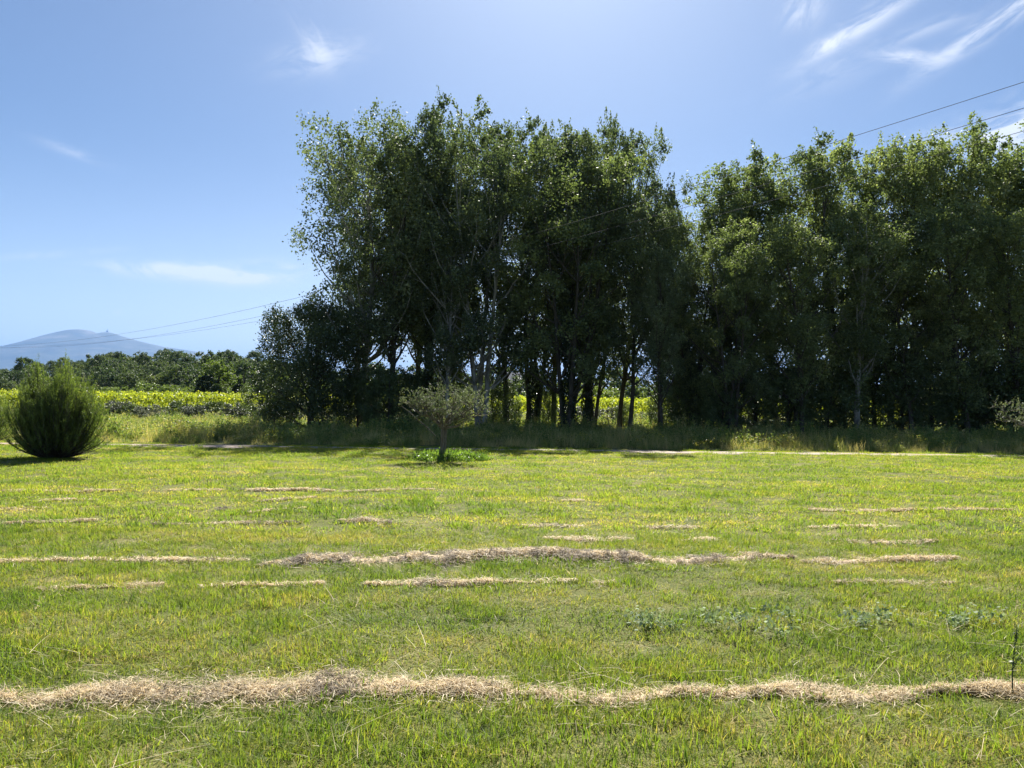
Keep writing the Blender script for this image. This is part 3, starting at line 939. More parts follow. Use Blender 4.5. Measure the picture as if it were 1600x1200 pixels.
# ------------------------------------------------------------------ vineyard
def vine_row(seed, L, H=1.62):
    rng = np.random.default_rng(seed)
    n = int(L * 210)
    x = rng.uniform(0, L, n)
    top = H + .09 * np.sin(x * 1.7 + seed) + .07 * np.sin(x * 5.3) + .05 * np.sin(x * 11)
    z = .45 + (top - .45) * rng.uniform(0, 1, n) ** .6
    y = rng.normal(0, .17, n) * (1.1 - .3 * z / H)
    sp = rng.integers(0, 6, n) == 0
    z = np.where(sp, top + rng.uniform(-.1, .22, n), z)
    V, F = leaf_quads(np.stack([x, y, z], -1), .15, rng, wid=.95)
    me = mesh_from('foliage', V, F, M_VINE, np.repeat(np.clip(rng.normal(.45, .2, n), 0, 1), 4))
    return me


VM = [vine_row(1, 40), vine_row(2, 40)]
M_POST = solid_mat('grey_post', [(.3, (.16, .15, .13)), (.7, (.32, .3, .27))], nscale=4)
pV, pF = tube([(0, 0, 0), (0, 0, .8), (0, 0, 1.5)], [.045, .045, .045], 6)
POST = mesh_from('post', pV, pF, M_POST, smooth=True)
sV, sF = tube([(0, 0, 0), (.02, 0, .3), (-.02, .02, .55), (.05, 0, .75)], [.035, .03, .028, .02], 5)
VSTEM = mesh_from('vine_stem', sV, sF, M_DBARK, smooth=True)
k = 0
for r, D in enumerate((62, 64.4, 66.8, 69.2, 72, 75, 79, 84)):
    t = thing('vine_row', 'frontmost row of bright yellow green grapevines, its stems and posts facing the trees' if r == 0 else 'row of bright yellow green grapevines behind the frontmost row',
              'vine row', (0, D, float(hill_z(0, D))), 0, None if r == 0 else 'grapevine rows behind the frontmost one')
    for s_, x0 in enumerate((-62, -22, 18)):
        obj('foliage', VM[(r + s_) % 2], parent=t, loc=(x0, 0, 0))
    if r == 0:
        for q in range(16):
            obj('post', POST, parent=t, loc=(q * 4.9 - 36, 0, 0))
        for q in range(58):
            obj('vine_stem', VSTEM, parent=t, loc=(q * 1.2 - 34, 0, 0), rz=q)

# silvery hedge plants and dark shrubs at the near edge of the vineyard
HB = [tree_proto(clump_tree(80 + i, 1.25, .95, 16, 6500, .07, .08, lump_r=.45), M_DBARK, M_SILVER if i != 1 else M_SHRUB, ('stem', 'foliage')) for i in range(3)]
rr_ = random.Random(4)
for i in range(34):
    px = 120 + i * 30 + rr_.uniform(-9, 9)
    if px > 440 and i % 2: continue
    x, y = at(px, 56 + rr_.uniform(-1.5, 1.2))
    s = rr_.uniform(.75, 1.15)
    v = [0, 1, 2, 1][i % 4]
    place(HB[v], 'hedge_shrub', 'dark green low shrub at the near edge of the vineyard' if v == 1 else 'silvery grey low shrub at the near edge of the vineyard', 'shrub', x, y, 0, i, (s * 1.25, s, s * .95),
          'dark low shrubs edging the vineyard' if v == 1 else 'silvery low shrubs edging the vineyard')

# ------------------------------------------------------------------ trees beyond the vineyard and the wooded hill
BR = [tree_proto(clump_tree(90 + i, 7.0, 3.4, 34, 5200, .33, .6, lump_r=.38, wood_r=.022), M_DBARK, M_HILL) for i in range(4)]
PN = [tree_proto(clump_tree(100 + i, 8.5, 3.6, 24, 4200, .34, 3.6, flat=.55, lump_r=.42, wood_r=.02), M_DBARK, M_PINE) for i in range(3)]
LT = [tree_proto(clump_tree(110 + i, 4.0, 2.6, 26, 5200, .22, .2, lump_r=.4, wood_r=.02), M_DBARK, M_LITE, ('stem', 'foliage')) for i in range(2)]
rr_ = random.Random(12)
cnt = 0
# hillside wood: rows of crowns climbing the slope
for D, step in ((160, 5.4), (181, 5.4), (204, 5.8), (228, 6.0), (254, 6.2), (281, 6.6), (308, 7.0), (334, 7.2), (170, 7.5), (215, 8), (266, 8.5)):
    x = -0.70 * D
    while x < .02 * D:
        xx = x + rr_.uniform(-2.5, 2.5); yy = D + rr_.uniform(-8, 8)
        q = xx / yy
        if q > -.30 and rr_.random() < .62 and D < 320:
            x += step; continue
        if -.55 < q < -.40 and D > 270 and rr_.random() < .3:
            x += step; continue
        pine = rr_.random() < (.55 if D > 270 else .22)
        s = rr_.choice((.72, .8, .9, 1.0, 1.22)) * rr_.uniform(.9, 1.1) * (1.0 if D > 190 else .85)
        if q > -.28: s *= .8
        if q < -.56: s *= .72
        pr = PN[rr_.randrange(3)] if pine else BR[rr_.randrange(4)]
        place(pr, 'pine_tree' if pine else 'hill_tree', 'dark flat topped pine in the wood on the hill at the left' if pine else 'round green broadleaf tree in the wood on the hill at the left', 'tree',
              xx, yy, float(hill_z(xx, yy)) - .3, rr_.uniform(0, 6), (s, s, s * rr_.uniform(.85, 1.1)), 'pines of the wooded hill' if pine else 'broadleaf trees of the wooded hill')
        cnt += 1
        x += step * rr_.uniform(.8, 1.2) * (1.0 if q < -.28 else 1.5)
# bushes and small trees right behind the vines
for i in range(46):
    px = 60 + i * 25 + rr_.uniform(-8, 8)
    D = rr_.uniform(96, 140)
    x, y = at(px, D)
    s = rr_.uniform(.5, 1.0) * (.9 if px < 430 else 1.05)
    pr, lab, gr = (LT[i % 2], 'light green bush behind the far side of the vineyard', 'light bushes behind the vineyard') if i % 3 else (BR[i % 4], 'dark green small tree behind the far side of the vineyard', 'dark small trees behind the vineyard')
    if i % 3 == 0: s *= .55
    place(pr, 'field_bush' if i % 3 else 'field_tree', lab, 'bush' if i % 3 else 'tree', x, y, .55, i * .9, (s * 1.25, s * 1.25, s), gr)
# taller backdrop trees to the right of the hill, seen between the trunks
for i in range(30):
    px = 470 + i * 40 + rr_.uniform(-12, 12)
    D = rr_.uniform(120, 165)
    x, y = at(px, D)
    s = rr_.uniform(.75, 1.1) * (D / 130)
    place(BR[i % 4], 'backdrop_tree', 'dark tree far behind the vineyard, seen between the poplar trunks', 'tree', x, y, 0, i, (s * 1.15, s * 1.15, s), 'far trees seen between the poplar trunks')

# garden trees behind the vines at the left: a lit round tree over ivy, a clipped dome and a dark clipped block
T1 = tree_proto(clump_tree(121, 7.4, 2.3, 34, 9000, .19, 1.6, lump_r=.34, wood_r=.025), M_DBARK, M_LITE)
x, y = at(337, 104); place(T1, 'garden_tree', 'tall light green tree above the clipped dome behind the vineyard', 'tree', x, y, 0, 0, (1.0, 1.0, zat(337, 563, 104) / 7.4))
T2 = tree_proto(clump_tree(122, 5.0, 1.3, 22, 9000, .15, .2, lump_r=.5, wood_r=.03), M_DBARK, M_IVY)
x, y = at(322, 102); place(T2, 'garden_tree', 'dark ivy clad tree left of the clipped dome behind the vineyard', 'tree', x, y, 0, 0, (1.05, 1.05, zat(322, 585, 102) / 5))


def topiary(seed, w_, h_, mat, boxy):
    rng = np.random.default_rng(seed)
    n = 9000
    a = rng.uniform(0, 6.283, n); u = rng.uniform(0, 1, n)
    p = 5.0 if boxy else 2.6
    ca, sa = np.cos(a), np.sin(a)
    r = (np.abs(ca) ** (p) + np.abs(sa) ** (p)) ** (-1 / p) if boxy else np.ones(n)
    zz = u
    rad = (1 - zz ** (9 if boxy else 3.2)) ** .5 * w_ / 2
    cap = rng.uniform(size=n) < .2
    rad = np.where(cap, rad * np.sqrt(rng.uniform(size=n)), rad * rng.uniform(.93, 1.02, n))
    P = np.stack([ca * r * rad, sa * r * rad, .15 + zz * (h_ - .15)], -1)
    V, F = leaf_quads(P, .17, rng)
    wv, wf_ = tube([(0, 0, 0), (0, 0, h_ * .5), (0, 0, h_ * .8)], [.14, .1, .04], 6)
    return (('trunk', mesh_from('trunk', wv, wf_, M_DBARK, smooth=True)), ('crown', mesh_from('crown', V, F, mat, np.repeat(rng.uniform(.2, .8, n), 4))))


x, y = at(338, 98); place(topiary(1, 2.1, zat(338, 600, 98), M_SHRUB, False), 'topiary_shrub', 'clipped green dome shrub behind the vineyard', 'shrub', x, y, 0, 0, 1.0)
x, y = at(373, 98); place(topiary(2, 1.5, zat(373, 600, 98), M_IVY, True), 'topiary_shrub', 'dark clipped block shrub right of the green dome', 'shrub', x, y, 0, 0, 1.0)

# small house behind, its slate-grey roof seen between two trunks
M_ROOF = solid_mat('grey_roof', [(.3, (.09, .1, .12)), (.7, (.15, .16, .19))], nscale=2, stretch=(1, 8, 1))
M_WALL = solid_mat('old_plaster', [(.3, (.16, .15, .13)), (.7, (.24, .22, .19))], nscale=1.2)
hx, hy = at(817, 112)
house = thing('house', 'small farmhouse with grey roof glimpsed between two poplar trunks', 'house', (hx, hy, 0), .1)
V, F = boxv(-2.4, 2.4, -2, 2, 0, 4.6); obj('wall', mesh_from('wall', V, F, M_WALL), parent=house)
rv = np.array([(-2.7, -2.4, 4.45), (2.7, -2.4, 4.45), (2.7, 2.4, 4.45), (-2.7, 2.4, 4.45), (-2.7, 0, 6.0), (2.7, 0, 6.0)], float)
me = bpy.data.meshes.new('roof'); me.from_pydata(rv.tolist(), [], [(0, 1, 5, 4), (2, 3, 4, 5), (0, 4, 3), (1, 2, 5), (3, 2, 1, 0)]); me.materials.append(M_ROOF)
obj('roof', me, parent=house)

x, y = at(818, 104); place(BR[2], 'backdrop_tree', 'dark tree standing before the small farmhouse', 'tree', x, y, .5, 2, (.75, .75, (zat(818, 589, 104) - .5) / 7.0))

# thin pale field post with a cross bar
px_, py_ = at(1034, 58)
pole = thing('field_post', 'thin pale post with a cross bar standing before the vines, seen between trunks', 'post', (px_, py_, 0))
M_PPOST = solid_mat('pale_post', [(.3, (.4, .4, .42)), (.7, (.55, .55, .56))])
V, F = tube([(0, 0, 0), (0, 0, 1.2), (0, 0, zat(1034, 604, 58))], [.06, .05, .05], 8); obj('upright', mesh_from('upright', V, F, M_PPOST, smooth=True), parent=pole)
V, F = boxv(-.55, .5, -.09, -.051, 1.85, 1.92); obj('cross_bar', mesh_from('cross_bar', V, F, M_PPOST), parent=pole)

# oleander with pink flowers behind the first trunks
x, y = at(583, 47)
M_PINK = leaf_mat('pink_petal', [(0, (.35, .08, .16)), (1, (.6, .25, .35))], trans=.4)
rng = np.random.default_rng(9)
P = np.stack([rng.normal(0, .33, 260), rng.normal(-.5, .12, 260), rng.normal(2.0, .2, 260)], -1)
V, F = leaf_quads(P, .08, rng)
place(SH[1], 'flowering_shrub', 'shrub with a few pink flowers beside the leftmost poplar trunk', 'shrub', x, y, 0, 0, (.6, .6, .72),
      extra=(('blossom', mesh_from('blossom', V, F, M_PINK, np.repeat(rng.uniform(0, 1, 260), 4))),))

# ------------------------------------------------------------------ overhead wires
M_WIRE = solid_mat('wire', [(.3, (.05, .05, .055)), (.7, (.08, .08, .085))], rough=.9, spec=.1)
WS = .92
W1 = [(1600, 130), (1439, 179), (1279, 230), (1067, 294), (915, 342), (780, 381), (470, 465), (400, 480), (187, 522), (0, 541)]
W2 = [(1600, 169), (1414, 224), (1296, 259), (955, 356), (780, 405), (453, 484), (219, 528), (0, 543)]
W3 = [(1600, 206), (1468, 242), (1299, 287), (1000, 367), (780, 421), (437, 497), (203, 530), (0, 544)]
for Wp, cc, lab in ((W1, 0, 'highest of the three overhead wires crossing in front of the trees'), (W2, 2.9, 'middle one of the three overhead wires'), (W3, 6.2, 'lowest of the three overhead wires')):
    pts = []
    for (px, py) in Wp:
        q = ray(px, py)
        m_ = q.x / q.y
        D = (35.7 + cc) * WS / (m_ + .956)
        pts.append((m_ * D, D, EYE + q.z / q.y * D))
    pts = np.array(pts)
    # fit a smooth sag: height as a cubic of the distance along the line
    s = pts[:, 0]
    co = np.polyfit(s, pts[:, 2], 3)
    xs_ = np.linspace(s.min() - 12, s.max() + 4, 160)
    ln = np.polyfit(pts[:, 0], pts[:, 1], 1)
    P = np.stack([xs_, np.polyval(ln, xs_), np.polyval(co, xs_)], -1)
    V, F = tube(P, np.full(160, .0085), 5)
    tag(obj('overhead_wire', mesh_from('overhead_wire', V, F, M_WIRE, smooth=True)), lab, 'wire', 'three overhead wires')


# ------------------------------------------------------------------ instanced ground cover
def gn_scatter(name, pts, rot, scl, pick, protos, kind='stuff'):
    me = bpy.data.meshes.new(name)
    n = len(pts)
    me.vertices.add(n)
    me.vertices.foreach_set('co', np.asarray(pts, np.float32).ravel())
    for nm, ty, fld, arr in (('rot', 'FLOAT_VECTOR', 'vector', rot), ('scl', 'FLOAT_VECTOR', 'vector', scl)):
        a = me.attributes.new(nm, ty, 'POINT'); a.data.foreach_set(fld, np.asarray(arr, np.float32).ravel())
    a = me.attributes.new('pick', 'INT', 'POINT'); a.data.foreach_set('value', np.asarray(pick, np.int32))
    o = obj(name, me)
    ng = bpy.data.node_groups.new(name, 'GeometryNodeTree')
    ng.interface.new_socket('Geometry', in_out='INPUT', socket_type='NodeSocketGeometry')
    ng.interface.new_socket('Geometry', in_out='OUTPUT', socket_type='NodeSocketGeometry')
    gi = N(ng, 'NodeGroupInput'); go = N(ng, 'NodeGroupOutput')
    jn = N(ng, 'GeometryNodeJoinGeometry')
    for p in protos:
        oi = N(ng, 'GeometryNodeObjectInfo')
        oi.inputs['Object'].default_value = p
        oi.inputs['As Instance'].default_value = True
        ng.links.new(oi.outputs['Geometry'], jn.inputs[0])
    ip = N(ng, 'GeometryNodeInstanceOnPoints')
    ip.inputs['Pick Instance'].default_value = True
    def att(nm, ty):
        a_ = N(ng, 'GeometryNodeInputNamedAttribute', data_type=ty); a_.inputs[0].default_value = nm
        return [s for s in a_.outputs if s.enabled and s.name == 'Attribute'][0]
    e2r = N(ng, 'FunctionNodeEulerToRotation')
    ng.links.new(att('rot', 'FLOAT_VECTOR'), e2r.inputs[0])
    ng.links.new(gi.outputs[0], ip.inputs['Points'])
    ng.links.new(jn.outputs[0], ip.inputs['Instance'])
    ng.links.new(att('pick', 'INT'), ip.inputs['Instance Index'])
    ng.links.new(e2r.outputs[0], ip.inputs['Rotation'])
    ng.links.new(att('scl', 'FLOAT_VECTOR'), ip.inputs['Scale'])
    ng.links.new(ip.outputs[0], go.inputs[0])
    md = o.modifiers.new('scatter', 'NODES'); md.node_group = ng
    if kind: o['kind'] = kind
    return o


def blades(rng, n, rad, h, wdt, lean=.45, curl=.5, seg=3, flat=False):
    """n curved grass blades in a disc; returns V, F(quads), tone per vertex"""
    a = rng.uniform(0, 6.283, n); r = rad * np.sqrt(rng.uniform(0, 1, n))
    b = np.stack([np.cos(a) * r, np.sin(a) * r, np.zeros(n) - .01], -1)
    H = h * np.clip(rng.normal(.85, .25, n), .3, 1.5)
    az = rng.uniform(0, 6.283, n)
    ld = np.stack([np.cos(az), np.sin(az), np.zeros(n)], -1)
    le = np.abs(rng.normal(0, lean, n))
    side = np.stack([-np.sin(az + rng.normal(0, .6, n)), np.cos(az + rng.normal(0, .6, n)), np.zeros(n)], -1)
    W = wdt * rng.uniform(.6, 1.3, n)
    rows = []
    for k in range(seg + 1):
        t = k / seg
        c = b + ld * ((le * t + curl * le * t * t) * H)[:, None] + np.array([0, 0, 1]) * (H * t * (1 - .25 * le * t))[:, None]
        ww = W * (1 - t ** 1.6) * .5 + .0003
        rows.append(c - side * ww[:, None]); rows.append(c + side * ww[:, None])
    V = np.stack(rows, 1)          # n, 2(seg+1), 3
    m = 2 * (seg + 1)
    F = []
    for k in range(seg):
        F.append(np.stack([np.arange(n) * m + 2 * k, np.arange(n) * m + 2 * k + 1, np.arange(n) * m + 2 * k + 3, np.arange(n) * m + 2 * k + 2], -1))
    tone = np.repeat(rng.uniform(0, 1, n), m)
    return V.reshape(-1, 3), np.concatenate(F), tone


def proto_obj(name, V, F, tone, mat):
    return bpy.data.objects.new(name, mesh_from(name, V, F, mat, tone))


def grass_material(name, gain=(1, 1, 1), tw=.5):
    m, nt, o = base_mat(name)
    at_ = N(nt, 'ShaderNodeAttribute', attribute_name='tone')
    oi = N(nt, 'ShaderNodeObjectInfo')
    big = noise(nt, .5, 5, .62, stretch=(.4, 1.5, 1))
    mid = noise(nt, 2.6, 3, .6)
    f = mathn(nt, 'MULTIPLY_ADD', big, 1.6, -.76)
    f = mathn(nt, 'ADD', f, mathn(nt, 'MULTIPLY_ADD', mid, .6, -.3))
    f = mathn(nt, 'ADD', f, mathn(nt, 'MULTIPLY_ADD', at_.outputs['Fac'], .6, .13))
    f = mathn(nt, 'ADD', f, mathn(nt, 'MULTIPLY_ADD', oi.outputs['Random'], .2, -.1), clamp=True)
    c = ramp(nt, f, [(0, (.06, .11, .03)), (.2, (.105, .16, .035)), (.42, (.155, .205, .04)), (.62, (.21, .24, .055)), (.8, (.29, .26, .095)), (1, (.42, .33, .19))])
    gm = N(nt, 'ShaderNodeMix', data_type='RGBA', blend_type='MULTIPLY'); gm.inputs[0].default_value = 1
    nt.links.new(c, gm.inputs[6]); gm.inputs[7].default_value = (*gain, 1); c = gm.outputs[2]
    p = N(nt, 'ShaderNodeBsdfPrincipled')
    nt.links.new(c, p.inputs['Base Color']); p.inputs['Roughness'].default_value = .6; p.inputs['Specular IOR Level'].default_value = .14
    tr = N(nt, 'ShaderNodeBsdfTranslucent')
    mul = N(nt, 'ShaderNodeMix', data_type='RGBA', blend_type='MULTIPLY'); mul.inputs[0].default_value = 1
    nt.links.new(c, mul.inputs[6]); mul.inputs[7].default_value = (1.35, 1.5, .7, 1)
    nt.links.new(mul.outputs[2], tr.inputs['Color'])
    mix = N(nt, 'ShaderNodeMixShader'); mix.inputs[0].default_value = tw
    nt.links.new(p.outputs[0], mix.inputs[1]); nt.links.new(tr.outputs[0], mix.inputs[2]); nt.links.new(mix.outputs[0], o.inputs['Surface'])
    return m


M_GRASS = grass_material('lawn_grass', (1.06, 1.0, .72))
M_FGRASS_LIT = grass_material('far_lawn_grass_lit', (1.3, 1.16, .84), .57)  # same grass, with the backlit glow at distance painted in as brighter colour
M_STRAW = leaf_mat('straw', [(0, (.3, .23, .14)), (.3, (.52, .43, .27)), (.7, (.72, .61, .41)), (1, (.84, .75, .55))], trans=.4, rough=.6, spec=.25, tcol=(1.1, 1.0, .8), nscale=1.2, namp=.3)
M_HAY = leaf_mat('grey_hay', [(0, (.06, .048, .035)), (.5, (.15, .12, .085)), (1, (.34, .28, .2))], trans=.2, rough=.7, spec=.2, tcol=(1.1, 1.0, .8), nscale=2.5, namp=.35)
M_WEED = leaf_mat('verge_weed', [(0, (.1, .16, .05)), (.35, (.2, .25, .075)), (.65, (.36, .33, .15)), (1, (.6, .48, .28))], trans=.5, rough=.55, spec=.25, nscale=.8, namp=.75)
M_BROAD = leaf_mat('broad_weed', [(0, (.07, .12, .035)), (1, (.19, .25, .07))], trans=.45, rough=.45, spec=.35, nscale=2, namp=.2, tcol=(1.3, 1.5, .5))

# windrow centre lines: (pixel path on the lawn, half width m, height m, strands per metre, grey share, label)
WIND = [
    ([(-60, 1098), (0, 1094), (60, 1096), (130, 1086), (210, 1080), (300, 1084), (380, 1076), (430, 1084), (520, 1070), (600, 1078), (700, 1073), (800, 1077), (880, 1084), (960, 1092), (1030, 1080),
      (1130, 1082), (1230, 1078), (1320, 1086), (1400, 1084), (1480, 1074), (1560, 1076), (1680, 1074)], .12, .05, 3000, .22, 'long pale straw windrow crossing the whole foreground'),
    ([(405, 882), (450, 878), (520, 873), (570, 876), (610, 872), (700, 874), (760, 871), (820, 870), (880, 874), (940, 876), (1010, 878), (1070, 880), (1130, 874), (1190, 872), (1240, 874)], .19, .1, 2600, 1.0, 'thick lumpy windrow of grey and tan hay across the middle of the lawn'),
    ([(1255, 880), (1340, 878), (1420, 876), (1495, 872)], .12, .04, 700, .15, 'pale windrow continuing the thick lumpy one to the right'),
    ([(-10, 877), (90, 875), (160, 874), (240, 874), (390, 873)], .1, .03, 520, .35, 'thin broken windrow at the left, level with the thick lumpy one'),
    ([(55, 920), (120, 918), (190, 915), (255, 914)], .07, .035, 600, .3, 'short dry windrow at the left, nearest the foreground one'),
    ([(310, 918), (380, 916), (440, 915), (505, 913)], .06, .03, 650, .15, 'thin tan windrow left of centre below the thick lumpy one'),
    ([(570, 914), (640, 912), (720, 914), (800, 912), (900, 910)], .085, .04, 950, .25, 'tan windrow at the centre just below the thick lumpy one'),
    ([(925, 914), (960, 912)], .06, .02, 420, .2, 'small tuft of straw right of the central tan windrow'),
    ([(1305, 915), (1340, 913), (1400, 912), (1490, 911)], .05, .02, 300, .2, 'faint straw line at the right, level with the central tan windrow'),
    ([(850, 842), (910, 845), (990, 845)], .085, .03, 500, .1, 'pale windrow just above the thick lumpy one'),
    ([(1065, 846), (1125, 842)], .09, .04, 600, .1, 'short bright straw tuft right of the pale upper windrow'),
    ([(1300, 844), (1370, 847), (1465, 845)], .085, .03, 480, .35, 'broken brownish windrow on the right half above the pale one'),
    ([(8, 819), (80, 816), (155, 813)], .07, .035, 520, .35, 'dark edged windrow at the far left of the middle lawn'),
    ([(235, 818), (300, 817), (380, 816), (470, 815)], .06, .02, 360, .4, 'thin broken windrow left of the small dark heap'),
    ([(530, 813), (570, 812), (612, 817)], .11, .06, 800, .45, 'small raised heap of brown hay left of centre'),
    ([(815, 821), (860, 820), (915, 822)], .07, .02, 260, .2, 'faint straw line right of the small brown heap'),
    ([(1000, 823), (1100, 821)], .06, .02, 240, .2, 'faint straw line right of the middle, below the long thin one'),
    ([(1260, 824), (1330, 821), (1405, 820)], .08, .025, 360, .2, 'pale straw line at the right under the long thin one'),
    ([(1262, 795), (1340, 797), (1400, 795), (1480, 796), (1585, 798)], .075, .035, 460, .15, 'long thin tan windrow on the right of the upper lawn'),
    ([(-20, 795), (30, 792), (80, 791)], .07, .03, 420, .3, 'short windrow at the left edge above the dark edged one'),
    ([(335, 795), (385, 796)], .07, .03, 420, .6, 'short brown hay line below the far long windrow'),
    ([(390, 802), (440, 797), (480, 795)], .09, .02, 260, .05, 'slanting pale straw line below the far long windrow'),
    ([(-20, 765), (60, 765), (130, 766), (185, 765)], .08, .03, 420, .2, 'far windrow reaching the left edge of the lawn'),
    ([(255, 764), (300, 763), (352, 765)], .09, .04, 460, .2, 'far windrow at the left, middle piece of three'),
    ([(375, 764), (420, 766), (470, 764), (522, 766)], .11, .055, 560, .45, 'far lumpy brown windrow, right piece of three'),
    ([(530, 768), (600, 767), (680, 765)], .07, .02, 200, .2, 'very faint far straw line left of centre'),
    ([(60, 780), (100, 779), (155, 778)], .07, .02, 280, .15, 'faint straw line under the far left windrow'),
    ([(400, 783), (450, 780), (495, 778)], .07, .02, 300, .15, 'faint straw line under the far lumpy windrow'),
    ([(880, 782), (912, 781)], .08, .03, 320, .1, 'tiny lone straw tuft at the middle of the upper lawn'),
]
WLINES = []
for path, hw, hh, dens_, grey, lab in WIND:
    P = np.array([list(gpt(px, py + 2))[:2] for px, py in path])
    seg = np.linalg.norm(np.diff(P, axis=0), axis=1); cum = np.concatenate([[0], np.cumsum(seg)])
    WLINES.append((P, cum, hw, hh))


def build_windrow(idx):
    P, cum, hw, hh = WLINES[idx]
    path, _, _, dens_, grey, lab = WIND[idx]
    rng = np.random.default_rng(300 + idx)
    L = cum[-1]
    D = P[:, 1].mean()
    fr = rng.uniform(.6, 1.4, 4)
    ph = rng.uniform(0, 6.28, 6)

    tabs = []
    for sc_, am in ((.9, .5), (.33, .42), (.12, .34), (.05, .22)):
        kn = max(4, int(L / sc_) + 3)
        tabs.append((np.linspace(0, L, kn), rng.uniform(-1, 1, (2, kn)), am))

    def fr_(s, c_):
        return sum(np.interp(s, a, b[c_]) * am for a, b, am in tabs)

    def width(s):
        q = np.minimum(s, L - s)
        e = np.clip(q / (.3 * min(L, 2.0)) + .25, 0, 1)
        return hw * e * np.clip(1 + .95 * fr_(s, 0), .22, 2.4)

    def height(s):
        q = np.minimum(s, L - s); e = np.clip(q / .5 + .1, 0, 1)
        return hh * (.36 if idx == 0 else .45) * e * np.clip(.7 + 1.0 * fr_(s, 1), .08, 2.4)

    def pos(s, off):
        x = np.interp(s, cum, P[:, 0]); y = np.interp(s, cum, P[:, 1])
        return x, y + off
    root = thing('hay_windrow', lab, 'windrow', (0, 0, 0), 0, 'windrows of dry cut grass on the lawn')
    # matted core
    n = max(8, int(L / .045)); s = np.linspace(0, L, n)
    rows = []
    offs = (-1, -.6, -.2, .2, .6, 1)
    for o_ in offs:
        x, y = pos(s, width(s) * o_ * .55)
        z = lawn_z(x, y) - .012 + (height(s) + .03 * np.clip(np.minimum(s, L - s) / .5, 0, 1)) * (1 - o_ * o_) * (.75 + .5 * rng.random(n))
        rows.append(np.stack([x, y, z], -1))
    V = np.concatenate(rows); F = []
    for k_ in range(len(offs) - 1):
        i = np.arange(n - 1); F.append(np.stack([i + k_ * n, i + 1 + k_ * n, i + 1 + (k_ + 1) * n, i + (k_ + 1) * n], -1))
    if hh >= .03:
        obj('matted_core', mesh_from('matted_core', V, np.concatenate(F), M_CORE), parent=root)
    # loose strands
    N_ = int(dens_ * L * (1.5 if idx < 2 else 1.8))
    s = rng.uniform(0, L, N_)
    u = np.clip(rng.normal(0, .52, N_) * np.where(rng.random(N_) < .2, 2.3, 1), -3.2, 3.2)
    s = s[rng.random(N_) < np.clip((.85 if idx == 0 else .62) + 1.2 * fr_(s, 1), .12, 1)]; N_ = len(s); u = u[:N_]
    x, y = pos(s, width(s) * u)
    hz_ = height(s) * np.clip(1 - u * u * .6, 0.1, 1) * rng.uniform(.4, 1.25, N_) + .022
    z = lawn_z(x, y) + hz_
    gw = .0008 + .00021 * D
    Ls = rng.uniform(.035, .13, N_)
    az = rng.normal(0, 1.1, N_) + np.where(rng.random(N_) < .5, 0, math.pi)
    el = rng.normal(0, .3, N_) + (rng.random(N_) < .05) * .6
    d = np.stack([np.cos(az) * np.cos(el), np.sin(az) * np.cos(el), np.sin(el)], -1)
    sd_ = unit(np.cross(d, np.stack([rng.normal(0, .35, N_), rng.normal(0, .35, N_), np.ones(N_)], -1)))
    c0 = np.stack([x, y, z], -1)
    bend = np.stack([rng.normal(0, .012, N_), rng.normal(0, .012, N_), rng.uniform(-.012, .016, N_)], -1)
    W_ = (gw * rng.uniform(.6, 1.4, N_))[:, None]
    A = c0 - d * Ls[:, None] / 2; Cc = c0 + d * Ls[:, None] / 2; Bm = c0 + bend
    V = np.stack([A - sd_ * W_ * .4, A + sd_ * W_ * .4, Bm - sd_ * W_, Bm + sd_ * W_, Cc - sd_ * W_ * .2, Cc + sd_ * W_ * .2], 1).reshape(-1, 3)
    b = np.arange(N_) * 6
    F = np.stack([np.stack([b, b + 1, b + 3, b + 2], -1), np.stack([b + 2, b + 3, b + 5, b + 4], -1)], 1)
    lump = .5 + .5 * np.sin(s * 2.7 * fr[1] + ph[1]) * np.sin(s * 1.1 + ph[5])
    isg = rng.random(N_) < np.clip(grey * (.4 + 3.2 * np.clip(fr_(s, 0), 0, 1)), 0, .95)
    tone = np.repeat(np.clip(rng.normal(.5, .22, N_), 0, 1), 6)
    for flag, nm, mt in ((False, 'straw', M_STRAW), (True, 'grey_hay', M_HAY)):
        sel = isg == flag
        if sel.sum() < 60: continue
        vs = V.reshape(-1, 6, 3)[sel].reshape(-1, 3)
        k2 = sel.sum(); b = np.arange(k2) * 6
        Fs = np.stack([np.stack([b, b + 1, b + 3, b + 2], -1), np.stack([b + 2, b + 3, b + 5, b + 4], -1)], 1).reshape(-1, 4)
        obj(nm, mesh_from(nm, vs, Fs, mt, tone.reshape(-1, 6)[sel].ravel()), parent=root)


M_CORE = solid_mat('matted_hay', [(.3, (.2, .15, .09)), (.5, (.42, .32, .2)), (.7, (.62, .49, .32))], nscale=14, detail=8, stretch=(1, 3, 2), bump=.8, bscale=90)
for i in range(len(WIND)):
    build_windrow(i)


def in_windrow(x, y, f=.38):
    bad = np.zeros(len(x), bool)
    for (P, cum, hw, hh) in WLINES:
        if hh < .03: continue
        yl = np.interp(x, P[:, 0], P[:, 1], left=-99, right=-99)
        bad |= np.abs(y - yl) < hw * f
    return bad


